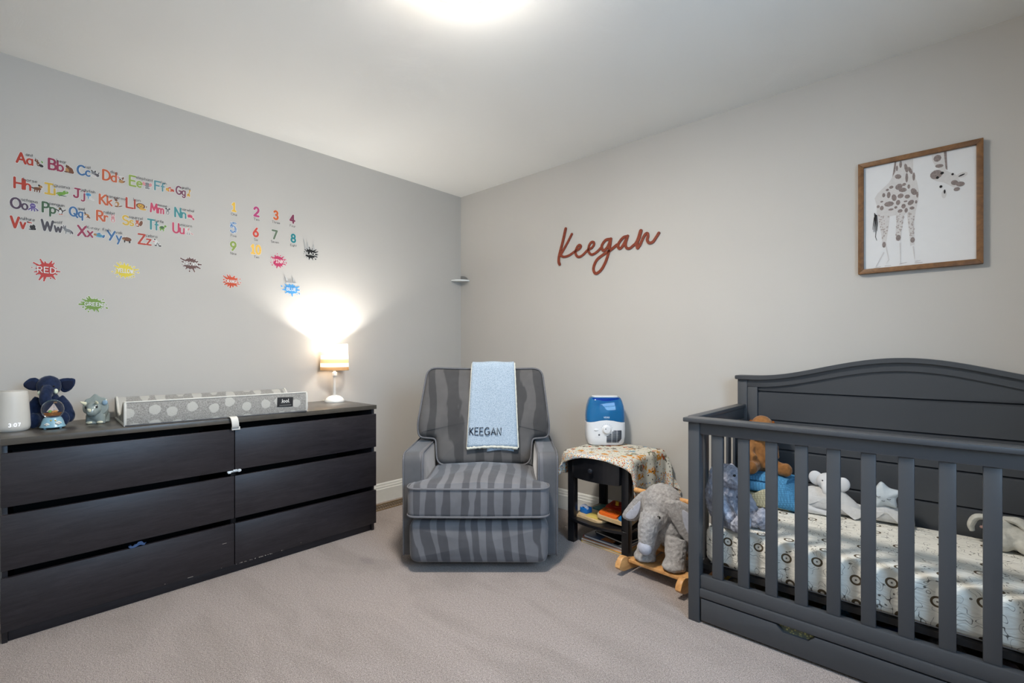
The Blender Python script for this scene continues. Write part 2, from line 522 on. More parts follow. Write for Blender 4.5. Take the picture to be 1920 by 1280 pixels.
    F['u'] = [[(0, .6), (0, .22)] + A(.22, .22, .22, .22, 180, 350, 8), [(.45, .6), (.45, 0)]]
    F['v'] = [[(0, .6), (.22, 0), (.44, .6)]]
    F['w'] = [[(0, .6), (.16, 0), (.33, .5), (.5, 0), (.66, .6)]]
    F['x'] = [[(0, .6), (.42, 0)], [(.42, .6), (0, 0)]]
    F['y'] = [[(0, .6), (.23, .05)], [(.46, .6), (.12, -.34)]]
    F['z'] = [[(0, .6), (.42, .6), (0, 0), (.44, 0)]]
    F['-'] = [[(0, .33), (.25, .33)]]
    F[':'] = [[(0, .18), (0, .2)], [(0, .68), (0, .7)]]
    F['.'] = [[(0, 0), (0, .02)]]
    F['1'] = [[(.02, .76), (.25, 1), (.25, 0)], [(.02, 0), (.46, 0)]]
    F['2'] = [A(.3, .7, .28, .3, 165, -35, 10) + [(.02, 0), (.6, 0)]]
    F['3'] = [A(.27, .76, .25, .24, 150, -90, 9), A(.27, .27, .29, .27, 90, -150, 10)]
    F['4'] = [[(.62, .3), (0, .3), (.42, 1), (.42, 0)]]
    F['5'] = [[(.52, 1), (.1, 1), (.05, .58)] + A(.28, .32, .29, .32, 125, -145, 12)]
    F['6'] = [[(.45, 1), (.12, .55)] + A(.3, .3, .29, .3, 150, 510, 16)]
    F['7'] = [[(0, 1), (.58, 1), (.2, 0)]]
    F['8'] = [A(.3, .75, .24, .24, -90, 270, 14), A(.3, .26, .29, .26, 90, 450, 14)]
    F['9'] = [A(.3, .7, .29, .3, -30, 330, 16) + [(.58, .55), (.2, 0)]]
    F['0'] = [A(.33, .5, .32, .5, 90, 450, 18)]
    F[' '] = []
    return F
FONT = _font()
def glyph_w(ch):
    xs = [p[0] for st in FONT[ch] for p in st]
    return (max(xs) - min(xs)) if xs else 0.3

def text_strokes(txt, h, x=0.0, y=0.0, gap=0.2, sx=1.0):
    out = []
    for ch in txt:
        xs = [p[0] for st in FONT[ch] for p in st]; x0 = min(xs) if xs else 0
        for st in FONT[ch]:
            out.append([(x + (px - x0) * h * sx, y + py * h) for px, py in st])
        x += (glyph_w(ch) + gap) * h * sx
    return out, x - gap * h * sx

class Flat:
    """flat printed shapes in the local XY plane, each piece a hair above the last so none coincide"""
    def __init__(s, z): s.m = MB(); s.z = z
    def _up(s): s.z += 6e-6; return s.z
    def disc(s, c, r, mat=0, n=10): return s.ell(c[0], c[1], r, r, 0, mat, n)
    def ell(s, cx, cy, rx, ry, rot=0, mat=0, n=14):
        z = s._up(); ca, sa = math.cos(R(rot)), math.sin(R(rot))
        f = s.m.bm.faces.new([s.m.bm.verts.new((cx + rx * math.cos(2 * PI * i / n) * ca - ry * math.sin(2 * PI * i / n) * sa,
                              cy + rx * math.cos(2 * PI * i / n) * sa + ry * math.sin(2 * PI * i / n) * ca, z)) for i in range(n)])
        f.material_index = mat; return s
    def poly(s, pts, mat=0):
        z = s._up()
        A = sum(pts[i][0] * pts[(i + 1) % len(pts)][1] - pts[(i + 1) % len(pts)][0] * pts[i][1] for i in range(len(pts)))
        if A < 0: pts = list(reversed(pts))
        vs = [s.m.bm.verts.new((p[0], p[1], z)) for p in pts]
        for tri in mgeo.tessellate_polygon([[Vector((p[0], p[1], 0)) for p in pts]]):
            a, b, c = (pts[i] for i in tri)
            if (b[0] - a[0]) * (c[1] - a[1]) - (c[0] - a[0]) * (b[1] - a[1]) < 0: tri = tuple(reversed(tri))
            f = s.m.bm.faces.new([vs[i] for i in tri]); f.material_index = mat
        return s
    def stroke(s, pts, w, mat=0, w1=None):
        n = len(pts); P = [Vector((p[0], p[1])) for p in pts]
        if w1 is None: w1 = w
        ww = [(w + (w1 - w) * i / max(1, n - 1)) / 2 for i in range(n)]
        for i in range(n):
            if i in (0, n - 1): s.disc(P[i], ww[i], mat, 8)
            else:
                a, b = (P[i] - P[i - 1]), (P[i + 1] - P[i])
                if a.length > 1e-9 and b.length > 1e-9 and a.angle(b) > 0.25: s.disc(P[i], ww[i], mat, 8)
        for i in range(n - 1):
            d = P[i + 1] - P[i]
            if d.length < 1e-9: continue
            q = Vector((-d.y, d.x)).normalized(); z = s._up()
            vs = [s.m.bm.verts.new((p.x, p.y, z)) for p in (P[i] - q * ww[i], P[i + 1] - q * ww[i + 1], P[i + 1] + q * ww[i + 1], P[i] + q * ww[i])]
            f = s.m.bm.faces.new(vs); f.material_index = mat
        return s
    def strokes(s, sts, w, mat=0):
        for st in sts: s.stroke(st, w, mat)
        return s
    def build(s, name, mats, parent=None, loc=None, rot=None):
        return obj(name, s.m, mats, parent, smooth=False, recalc=False, loc=loc, rot=rot)

LEFT = (R(90), 0, R(90))      # local x runs along the left wall towards the corner, y up, z into the room
BACK = (R(90), 0, 0)
PAL = dict(red=(192, 62, 40), wine=(160, 52, 82), blue=(62, 112, 162), orange=(208, 96, 50), green=(152, 176, 74), teal=(86, 148, 156),
           plum=(126, 62, 88), yellow=(224, 184, 66), pink=(206, 62, 98), aqua=(58, 146, 148), violet=(88, 68, 86), forest=(66, 98, 66),
           slate=(84, 78, 84), brown=(122, 72, 44), tan=(188, 138, 84), grey=(140, 140, 142), pale=(222, 214, 206), dark=(48, 40, 38),
           lime=(118, 168, 62), sky=(84, 160, 204), rose=(224, 150, 150), gold=(226, 172, 62), purple=(104, 84, 150), white=(232, 230, 224))
def pm(c): return plain(tuple(int(v * .88) for v in PAL[c]), 0.5, 0.3, 0.03)
M_STICK = plain((214, 212, 205), 0.45, 0.35, 0.02)
INK = plain((62, 58, 58), 0.5, 0.3, 0.02)

# letter: (word, letter colour, animal as flat ellipses in a unit square: cx, cy, rx, ry, rot, colour)
ANIM = {
 'A': ('ant', 'red', [(.3, .75, .2, .18, 0, 'brown'), (.45, .5, .16, .16, 0, 'brown'), (.75, .2, .26, .18, -25, 'dark'), (.4, .22, .05, .2, 20, 'brown'), (.55, .25, .05, .2, -10, 'brown'), (.85, .7, .08, .16, 30, 'lime'), (.2, .98, .03, .14, 20, 'dark'), (.32, .8, .05, .05, 0, 'white')]),
 'B': ('bear', 'wine', [(.55, .4, .36, .4, 20, 'brown'), (.34, .78, .2, .17, 0, 'brown'), (.3, .35, .18, .26, 10, 'tan'), (.2, .12, .2, .1, 0, 'brown'), (.24, .94, .07, .07, 0, 'brown'), (.8, .2, .18, .2, 0, 'brown'), (.24, .76, .06, .05, 0, 'dark')]),
 'C': ('cat', 'blue', [(.35, .65, .3, .24, 0, 'grey'), (.7, .4, .28, .22, 0, 'slate'), (.14, .9, .09, .12, 20, 'dark'), (.52, .9, .09, .12, -20, 'dark'), (.4, .2, .3, .18, 0, 'pale'), (.25, .68, .05, .05, 0, 'dark'), (.45, .68, .05, .05, 0, 'dark'), (.9, .7, .06, .22, -20, 'slate')]),
 'D': ('dog', 'orange', [(.4, .62, .32, .26, 0, 'pale'), (.16, .7, .1, .2, 15, 'rose'), (.68, .7, .1, .2, -15, 'brown'), (.5, .25, .32, .22, 0, 'tan'), (.35, .5, .1, .08, 0, 'dark'), (.3, .7, .05, .05, 0, 'dark'), (.52, .7, .05, .05, 0, 'dark'), (.82, .3, .16, .08, 40, 'brown')]),
 'E': ('elephant', 'green', [(.5, .55, .34, .32, 0, 'grey'), (.14, .62, .17, .26, 10, 'rose'), (.86, .62, .17, .26, -10, 'rose'), (.5, .22, .08, .24, 0, 'grey'), (.36, .12, .12, .12, 0, 'grey'), (.66, .12, .12, .12, 0, 'grey'), (.4, .66, .04, .04, 0, 'dark'), (.6, .66, .04, .04, 0, 'dark')]),
 'F': ('fish', 'teal', [(.45, .45, .4, .3, 0, 'orange'), (.2, .45, .2, .24, 0, 'gold'), (.9, .45, .14, .22, 20, 'red'), (.5, .45, .08, .3, 0, 'pale'), (.15, .52, .05, .05, 0, 'dark'), (.5, .78, .2, .08, 20, 'red')]),
 'G': ('giraffe', 'plum', [(.5, .25, .3, .22, 0, 'gold'), (.62, .65, .1, .38, -12, 'gold'), (.72, .98, .2, .12, 0, 'gold'), (.3, .05, .06, .2, 0, 'gold'), (.7, .05, .06, .2, 0, 'gold'), (.5, .28, .08, .06, 0, 'brown'), (.62, .6, .05, .07, 0, 'brown'), (.82, 1.1, .04, .07, 0, 'brown')]),
 'H': ('horse', 'red', [(.5, .4, .36, .2, 0, 'brown'), (.78, .72, .2, .18, -30, 'tan'), (.28, .12, .06, .2, 0, 'brown'), (.48, .12, .06, .2, 0, 'brown'), (.7, .12, .06, .2, 0, 'brown'), (.1, .42, .14, .07, -30, 'dark'), (.66, .85, .1, .12, 30, 'dark'), (.84, .75, .04, .04, 0, 'dark')]),
 'I': ('iguana', 'yellow', [(.4, .35, .4, .2, 10, 'lime'), (.78, .6, .24, .2, 0, 'lime'), (.12, .3, .14, .1, 40, 'green'), (.5, .1, .4, .06, 0, 'forest'), (.82, .68, .07, .07, 0, 'white'), (.83, .68, .035, .035, 0, 'dark'), (.3, .08, .06, .14, 0, 'lime')]),
 'J': ('jellyfish', 'wine', [(.35, .75, .32, .26, 0, 'sky'), (.3, .72, .14, .1, 0, 'blue'), (.5, .35, .06, .3, 30, 'pale'), (.65, .25, .06, .32, 40, 'pale'), (.35, .35, .06, .26, 10, 'sky'), (.8, .15, .2, .06, -20, 'pale')]),
 'K': ('kangaroo', 'orange', [(.45, .4, .26, .36, -10, 'tan'), (.35, .9, .17, .14, 0, 'brown'), (.22, 1.12, .06, .17, 20, 'brown'), (.44, 1.14, .06, .17, -10, 'brown'), (.82, .18, .26, .07, 25, 'brown'), (.4, .06, .24, .07, 0, 'brown'), (.36, .35, .12, .2, 0, 'pale')]),
 'L': ('lion', 'red', [(.42, .55, .42, .38, 0, 'brown'), (.42, .55, .28, .26, 0, 'gold'), (.6, .15, .34, .14, 0, 'gold'), (.32, .6, .04, .05, 0, 'dark'), (.52, .6, .04, .05, 0, 'dark'), (.42, .47, .07, .05, 0, 'dark'), (.95, .55, .05, .14, -10, 'brown')]),
 'M': ('mouse', 'pink', [(.5, .35, .24, .34, 0, 'grey'), (.5, .72, .2, .17, 0, 'grey'), (.28, .92, .14, .14, 0, 'slate'), (.74, .92, .14, .14, 0, 'slate'), (.5, .3, .12, .2, 0, 'pale'), (.42, .75, .03, .04, 0, 'dark'), (.58, .75, .03, .04, 0, 'dark')]),
 'N': ('narwhal', 'aqua', [(.45, .45, .38, .3, -10, 'rose'), (.45, .4, .28, .22, -10, 'pink'), (.86, .14, .12, .18, 30, 'pink'), (.3, .5, .04, .05, 0, 'dark'), (.1, .85, .04, .18, 30, 'gold'), (.5, .2, .16, .07, -20, 'pale')]),
 'O': ('octopus', 'violet', [(.45, .68, .3, .32, 0, 'purple'), (.15, .25, .08, .28, -40, 'purple'), (.35, .2, .08, .26, -10, 'purple'), (.6, .2, .08, .26, 15, 'purple'), (.84, .3, .08, .26, 50, 'purple'), (.38, .7, .05, .06, 0, 'white'), (.56, .7, .05, .06, 0, 'white'), (.9, .12, .12, .05, 20, 'violet')]),
 'P': ('penguin', 'forest', [(.45, .42, .26, .36, 0, 'dark'), (.42, .36, .18, .28, 0, 'white'), (.4, .82, .17, .15, 0, 'dark'), (.12, .55, .07, .26, 50, 'dark'), (.82, .6, .07, .28, -50, 'dark'), (.36, .03, .12, .05, 0, 'orange'), (.6, .05, .12, .05, 0, 'orange'), (.32, .8, .06, .04, 0, 'gold')]),
 'Q': ('quail', 'blue', [(.5, .38, .36, .28, -30, 'tan'), (.24, .72, .16, .15, 0, 'slate'), (.74, .2, .3, .1, -40, 'brown'), (.36, .3, .16, .16, 0, 'pale'), (.4, .05, .03, .12, 0, 'orange'), (.2, .95, .04, .1, 10, 'dark'), (.2, .74, .03, .03, 0, 'white')]),
 'R': ('rabbit', 'orange', [(.5, .35, .26, .3, 0, 'rose'), (.5, .68, .22, .18, 0, 'rose'), (.38, .98, .07, .2, 10, 'rose'), (.62, .98, .07, .2, -10, 'rose'), (.5, .3, .14, .18, 0, 'pale'), (.42, .7, .03, .04, 0, 'dark'), (.58, .7, .03, .04, 0, 'dark')]),
 'S': ('squirrel', 'yellow', [(.35, .35, .24, .28, 0, 'orange'), (.34, .75, .2, .18, 0, 'orange'), (.76, .55, .2, .42, -15, 'brown'), (.32, .28, .12, .18, 0, 'pale'), (.2, .95, .06, .1, 20, 'brown'), (.46, .96, .06, .1, -20, 'brown'), (.28, .78, .03, .04, 0, 'dark'), (.4, .06, .2, .06, 0, 'brown')]),
 'T': ('turtle', 'aqua', [(.42, .42, .36, .26, 10, 'lime'), (.42, .48, .24, .18, 10, 'forest'), (.84, .7, .17, .16, 0, 'lime'), (.2, .12, .08, .16, 0, 'lime'), (.62, .12, .08, .16, 0, 'lime'), (.88, .74, .03, .04, 0, 'dark')]),
 'U': ('unicorn', 'pink', [(.4, .42, .3, .2, -10, 'pale'), (.3, .75, .18, .17, 0, 'white'), (.22, 1.0, .03, .14, 10, 'gold'), (.46, .78, .1, .2, -20, 'rose'), (.3, .14, .05, .2, 0, 'grey'), (.54, .12, .05, .2, 0, 'grey'), (.86, .2, .22, .06, -30, 'rose'), (.26, .78, .03, .03, 0, 'dark')]),
 'V': ('vulture', 'red', [(.6, .42, .28, .3, -20, 'dark'), (.3, .88, .28, .09, -10, 'red'), (.45, .7, .2, .12, -30, 'pale'), (.5, .08, .3, .06, 0, 'dark'), (.8, .2, .14, .16, 20, 'dark'), (.12, .9, .1, .06, 0, 'dark')]),
 'W': ('wolf', 'slate', [(.5, .4, .4, .2, -10, 'grey'), (.18, .68, .18, .17, 0, 'grey'), (.1, .9, .05, .12, 10, 'slate'), (.28, .9, .05, .12, -10, 'slate'), (.3, .12, .06, .22, 0, 'grey'), (.72, .12, .06, .22, 0, 'grey'), (.9, .2, .1, .2, 20, 'slate'), (.12, .6, .05, .04, 0, 'dark')]),
 'X': ('X-ray fish', 'wine', [(.45, .4, .42, .24, -8, 'sky'), (.5, .4, .26, .14, -8, 'teal'), (.14, .45, .16, .16, 0, 'tan'), (.9, .35, .1, .24, -20, 'blue'), (.12, .5, .04, .04, 0, 'dark'), (.5, .68, .16, .06, 10, 'blue')]),
 'Y': ('yak', 'blue', [(.5, .48, .44, .3, -5, 'brown'), (.2, .5, .22, .24, 0, 'brown'), (.24, .12, .08, .18, 0, 'dark'), (.74, .12, .1, .18, 0, 'dark'), (.06, .74, .05, .12, 40, 'pale'), (.34, .8, .05, .12, -40, 'pale'), (.14, .4, .1, .08, 0, 'tan')]),
 'Z': ('zebra', 'red', [(.35, .62, .22, .2, 0, 'white'), (.3, .88, .08, .1, 0, 'dark'), (.2, .58, .12, .1, 0, 'rose'), (.6, .3, .26, .24, -20, 'white'), (.55, .34, .04, .2, -20, 'dark'), (.7, .26, .04, .2, -20, 'dark'), (.85, .08, .16, .1, 0, 'dark'), (.4, .08, .14, .08, 0, 'dark')]),
}
SPOT = [('A', -2.669, 1.966, 0.045, 0.086), ('B', -2.564, 1.965, 0.048, 0.087), ('C', -2.464, 1.968, 0.044, 0.08), ('D', -2.369, 1.967, 0.048, 0.088), ('E', -2.264, 1.965, 0.05, 0.091), ('F', -2.158, 1.969, 0.045, 0.083), ('G', -2.063, 1.97, 0.042, 0.07), ('H', -2.676, 1.849, 0.046, 0.091), ('I', -2.576, 1.848, 0.047, 0.078), ('J', -2.477, 1.854, 0.042, 0.073), ('K', -2.382, 1.843, 0.047, 0.086), ('L', -2.277, 1.849, 0.048, 0.084), ('M', -2.176, 1.848, 0.045, 0.089), ('N', -2.068, 1.845, 0.049, 0.089), ('O', -2.687, 1.757, 0.045, 0.086), ('P', -2.585, 1.76, 0.045, 0.078), ('Q', -2.492, 1.762, 0.042, 0.075), ('R', -2.392, 1.76, 0.047, 0.077), ('S', -2.291, 1.759, 0.045, 0.081), ('T', -2.188, 1.757, 0.049, 0.08), ('U', -2.077, 1.758, 0.05, 0.092), ('V', -2.687, 1.669, 0.048, 0.081), ('W', -2.588, 1.675, 0.047, 0.107), ('X', -2.462, 1.672, 0.047, 0.098), ('Y', -2.352, 1.67, 0.045, 0.097), ('Z', -2.228, 1.672, 0.049, 0.097)]
CN = dict(red='red', wine='wine red', blue='blue', orange='orange', green='green', teal='teal', plum='plum', yellow='yellow', pink='pink', aqua='aqua', violet='dark violet', forest='dark green', slate='charcoal')
ART = lambda w: ('an ' if w[0].lower() in 'aeiou' or w.startswith('X-') else 'a ') + w
for L, y, z, h, tw in SPOT:
    word, colr, an = ANIM[L]
    t = thing('alphabet_sticker', '%s letter %s wall sticker with %s picture and the word %s' % (CN[colr], L + L.lower(), word, word), 'wall sticker', (0, y, z), LEFT, 'alphabet stickers on the left wall')
    low = L.lower(); wc, wl = glyph_w(L), glyph_w(low)
    nat = (wc + .16 + wl * .95) * .84 + .06 + .80
    sx = tw / (h * nat)
    sw = .185 * h
    lx = sx * .84
    up, x1 = text_strokes(L, h, 0, 0, 0, lx)
    lo, x2 = text_strokes(low, h * .95, (wc + .16) * h * lx, 0, 0, lx)
    ax0 = x2 + .08 * h * sx; aw = .80 * h * sx; ah = .80 * h
    b = Flat(.0003)
    b.strokes(up, sw + .0034, 0).strokes(lo, sw * .85 + .0034, 0)
    for (cx, cy, rx, ry, ro, c) in an:
        b.ell(ax0 + cx * aw, cy * ah - .04 * h, rx * aw + .0016, ry * ah + .0016, ro)
    b.build('backing', M_STICK, t)
    Flat(.0012).strokes(up, sw).build('capital_letter', pm(colr), t)
    Flat(.0016).strokes(lo, sw * .85).build('small_letter', pm(colr), t)
    ws, wx = text_strokes(word, .29 * h, wc * h * lx * .95 + .08 * h, (.84 if wc > .5 else .86) * h, .24, sx)
    Flat(.0022).strokes(ws, .0014).build('word', INK, t)
    cols = []
    for e in an:
        if e[5] not in cols: cols.append(e[5])
    a = Flat(.0013)
    for (cx, cy, rx, ry, ro, c) in an:
        a.ell(ax0 + cx * aw, cy * ah - .04 * h, rx * aw, ry * ah, ro, cols.index(c))
    a.build('animal_picture', [pm(c) for c in cols], t)

NUMS = [(1, -1.79, 1.932, 0.058, 0.027, 'One', (222, 178, 62), 'yellow'), (2, -1.671, 1.928, 0.064, 0.038, 'Two', (172, 62, 112), 'magenta'), (3, -1.556, 1.932, 0.062, 0.036, 'Three', (200, 92, 42), 'burnt orange'), (4, -1.456, 1.93, 0.06, 0.043, 'Four', (122, 52, 78), 'plum'), (5, -1.799, 1.806, 0.065, 0.041, 'Five', (62, 116, 168), 'blue spotted'), (6, -1.675, 1.804, 0.061, 0.039, 'Six', (196, 68, 54), 'red'), (7, -1.566, 1.809, 0.062, 0.043, 'Seven', (98, 112, 92), 'grey green'), (8, -1.449, 1.807, 0.061, 0.039, 'Eight', (36, 124, 130), 'teal'), (9, -1.799, 1.701, 0.059, 0.039, 'Nine', (132, 152, 72), 'olive green'), (10, -1.686, 1.699, 0.063, 0.067, 'Ten', (228, 182, 84), 'pale yellow')]
def m_dots(c):
    k = NT('dotted_print_%d_%d_%d' % c, 0.5, 0.3)
    vo = k.n('ShaderNodeTexVoronoi'); vo.inputs['Scale'].default_value = 190; k.l(k.co(), vo.inputs['Vector'])
    k.base(k.ramp(vo.outputs['Distance'], [(0.52, lin(c)), (0.66, lin((190, 196, 200)))])); return k.m
for n, y, z, h, tw, word, c, cn in NUMS:
    t = thing('number_sticker', '%s number %d wall sticker with the word %s beneath' % (cn, n, word), 'wall sticker', (0, y, z), LEFT, 'number stickers on the left wall')
    s = str(n); nat = sum(glyph_w(q) for q in s) + .28 * (len(s) - 1) + .16
    sx = min(1.0, tw / (h * nat)); w_ = .19 * h; hh = h - w_
    st, xe = text_strokes(s, hh, w_ / 2, w_ / 2, .3, sx)
    Flat(.0003).strokes(st, w_ + .004).build('backing', M_STICK, t)
    Flat(.0012).strokes(st, w_).build('numeral', m_dots(c) if n in (5,) else plain(c, 0.5, 0.3, 0.1, 120), t)
    ws, wx = text_strokes(word, .0135, 0, 0, .24, 1.0)
    off = (tw - wx) / 2
    Flat(.0004).strokes([[(px + off, py - .0205) for px, py in q] for q in ws], .0016).build('word', INK, t)

def splat(word, y, z, w, h, c, cn, where, seed, n=15):
    rnd = random.Random(seed)
    w *= 1.14; h *= 1.14
    t = thing('paint_splat_sticker', '%s paint splat wall sticker lettered %s, %s' % (cn, word, where), 'wall sticker', (0, y, z), LEFT, 'paint splat stickers on the left wall')
    b = Flat(.0003); s = Flat(.0012)
    rx, ry = w * .31, h * .31
    b.ell(0, 0, rx + .002, ry + .002, 0, 0, 24); s.ell(0, 0, rx, ry, 0, 0, 24)
    for i in range(n):
        a = 2 * PI * (i + rnd.uniform(-.25, .25)) / n
        L = rnd.uniform(.68, 1.0); r0 = rnd.uniform(.12, .17) * w * .75; r1 = rnd.uniform(.022, .05) * w
        p0 = (rx * .75 * math.cos(a), ry * .75 * math.sin(a)); p1 = (w / 2 * L * math.cos(a), h / 2 * L * math.sin(a))
        gap = rnd.random() < .3
        if gap:
            pm_ = (p0[0] + (p1[0] - p0[0]) * .55, p0[1] + (p1[1] - p0[1]) * .55)
            s.stroke([p0, pm_], r0, 0, .003); b.stroke([p0, pm_], r0 + .003, 0, .006)
        else:
            s.stroke([p0, (p0[0] + (p1[0] - p0[0]) * .6, p0[1] + (p1[1] - p0[1]) * .6), p1], r0, 0, r1 * .9); b.stroke([p0, p1], r0 + .003, 0, r1 + .003)
        s.ell(p1[0], p1[1], r1, r1 * .7, math.degrees(a)); b.ell(p1[0], p1[1], r1 + .0016, r1 * .7 + .0016, math.degrees(a))
    b.build('backing', M_STICK, t)
    s.build('splat', plain(c, 0.45, 0.35, 0.06, 60), t)
    hz_ = h * .20 if word != 'RED' else h * .25
    st, xe = text_strokes(word, hz_, 0, 0, .30, 1.0)
    k = min(1.0, w * .58 / xe); st = [[((px - xe / 2) * k, (py - hz_ / 2)) for px, py in q] for q in st]
    l = Flat(.0026).strokes(st, h * .036 + .0014, 0); l.z += .0002
    l.m.bm.free()
    Flat(.0036).strokes(st, h * .036, 0).build('lettering', M_STICK, t)
    return t
splat('RED', -2.572, 1.49, 0.09, 0.092, (178, 44, 30), 'red', 'under the alphabet at far left', 3)
splat('YELLOW', -2.282, 1.522, 0.094, 0.084, (214, 192, 42), 'yellow', 'below the letter Z sticker', 8, 19)
splat('BROWN', -1.996, 1.598, 0.094, 0.082, (92, 58, 50), 'brown', 'between yellow splat and numbers', 5)
splat('GREEN', -2.406, 1.343, 0.097, 0.074, (110, 140, 44), 'green', 'lowest of all the splats', 12, 17)
splat('ORANGE', -1.791, 1.522, 0.097, 0.074, (196, 72, 34), 'orange', 'below the number nine', 21)
splat('PINK', -1.525, 1.677, 0.096, 0.091, (184, 52, 92), 'pink', 'below the number seven', 14)
tk = splat('BLACK', -1.32, 1.755, 0.102, 0.078, (24, 24, 24), 'black', 'right of the number eight', 33)
q = MB()
for x0, x1, lean, hgt in ((-.036, -.024, -.012, .060), (-.020, -.006, -.004, .044), (.014, .030, .006, .036)):
    q.rings([[(x0, .028, .002), (x1, .028, .002), (x1, .028, .0032), (x0, .028, .0032)], [(x0 + lean, .028 + hgt, .004), (x0 + lean + .003, .028 + hgt, .004), (x0 + lean + .003, .028 + hgt, .005), (x0 + lean, .028 + hgt, .005)]])
obj('peeling_edge_and_shadow', q, plain((168, 168, 165), 0.5, 0.3, 0.02), tk, ang=60)  # grey points shaped and coloured as the shadows of the peeling tips
tb = splat('BLUE', -1.444, 1.509, 0.114, 0.079, (72, 142, 194), 'blue', 'with a peeling top edge above the lamp', 41, 13)
q = MB()
for x0, x1, lean, hgt in ((-.030, -.014, -.016, .044), (.012, .024, -.004, .036)):
    q.rings([[(x0, .040, .001), (x1, .040, .001), (x1, .040, .0025), (x0, .040, .0025)],
             [(x0 + lean * .5, .040 + hgt * .6, .003), (x1 + lean * .5 - .004, .040 + hgt * .6, .003), (x1 + lean * .5 - .004, .040 + hgt * .6, .0045), (x0 + lean * .5, .040 + hgt * .6, .0045)],
             [(x0 + lean, .040 + hgt, .004), (x0 + lean + .003, .040 + hgt, .004), (x0 + lean + .003, .040 + hgt, .005), (x0 + lean, .040 + hgt, .005)]])
q.box(-.036, .034, .001, .032, .043, .006, .001)
obj('peeling_edge_and_shadow', q, plain((176, 176, 174), 0.5, 0.3, 0.02), tb, ang=60)  # peeled backing strip, with grey spikes standing for its shadow shapes

# ------------------------------------------------------------------ cursive wooden name sign on the back wall
KEE = [([(-0.317, 0.207), (-0.343, 0.118), (-0.373, 0.027), (-0.378, -0.016), (-0.37, -0.037)], .0105), ([(-0.264, 0.16), (-0.309, 0.096), (-0.36, 0.03)], .0085),
 ([(-0.36, 0.025), (-0.333, 0.011), (-0.288, 0.015), (-0.241, 0.035), (-0.205, 0.047), (-0.189, 0.063), (-0.2, 0.075), (-0.218, 0.065), (-0.233, 0.036), (-0.226, 0.007), (-0.203, -0.007), (-0.17, 0.004), (-0.131, 0.032), (-0.101, 0.04), (-0.083, 0.06), (-0.087, 0.077), (-0.106, 0.078), (-0.123, 0.055), (-0.126, 0.021), (-0.106, -0.003), (-0.082, -0.002), (-0.053, 0.012), (-0.025, 0.033)], .0082),
 ([(0.044, 0.077), (0.008, 0.076), (-0.02, 0.048), (-0.021, 0.024), (-0.006, 0.009), (0.022, 0.03), (0.047, 0.078)], .009),
 ([(0.047, 0.078), (0.033, 0.004), (0.008, -0.065), (-0.025, -0.114), (-0.063, -0.136), (-0.084, -0.119), (-0.084, -0.086), (-0.058, -0.044), (-0.006, -0.015), (0.04, 0.003), (0.09, 0.032)], .0092),
 ([(0.167, 0.075), (0.138, 0.072), (0.108, 0.045), (0.099, 0.021), (0.114, 0.005), (0.138, 0.025), (0.169, 0.077)], .009), ([(0.169, 0.077), (0.154, 0.03), (0.16, 0.004), (0.182, -0.004), (0.207, 0.01), (0.227, 0.025), (.243, .05)], .0082),
 ([(0.26, 0.094), (0.248, 0.058), (0.233, 0.022), (0.239, -0.008)], .0115), ([(0.239, -0.008), (0.254, 0.007), (0.283, 0.06), (0.303, 0.072), (0.308, 0.052), (0.303, 0.032), (0.315, 0.011), (0.34, 0.013), (0.36, 0.036), (0.379, 0.061)], .0085)]
def m_sign():
    k = NT('rust_stained_wood', 0.45, 0.4); v = k.co(scale=(4, 40, 4))
    k.base(k.ramp(k.noise(v, 3, 4).outputs['Fac'], [(.3, lin((112, 48, 30))), (.7, lin((138, 62, 38)))])); return k.m
s = MB()
for i, (pts, r) in enumerate(KEE):
    P = spline([(a, -b * 0 + b, 0) for a, b in pts], 7)
    d = .0045 + i * .0002
    # slab-like stroke: rectangular section swept along the line, with round ends
    rr = []
    for q_ in P: rr.append(Vector((q_.x, q_.y)))
    L_, R_ = [], []
    for j in range(len(rr)):
        tdir = (rr[min(j + 1, len(rr) - 1)] - rr[max(j - 1, 0)]).normalized(); nn = Vector((-tdir.y, tdir.x)) * r
        L_.append(rr[j] + nn); R_.append(rr[j] - nn)
    s.rings([[(L_[j].x, L_[j].y, .003), (R_[j].x, R_[j].y, .003), (R_[j].x, R_[j].y, .003 + d), (L_[j].x, L_[j].y, .003 + d)] for j in range(len(rr))])
    for q_ in (rr[0], rr[-1]): s.cyl((q_.x, q_.y, .003), (q_.x, q_.y, .0029 + d), r, n=14)
sg = obj('name_sign', s, m_sign(), loc=(1.43, 0, 1.77), rot=BACK)
tag(sg, 'rust brown wooden cursive name sign mounted on the back wall', 'wall sign')

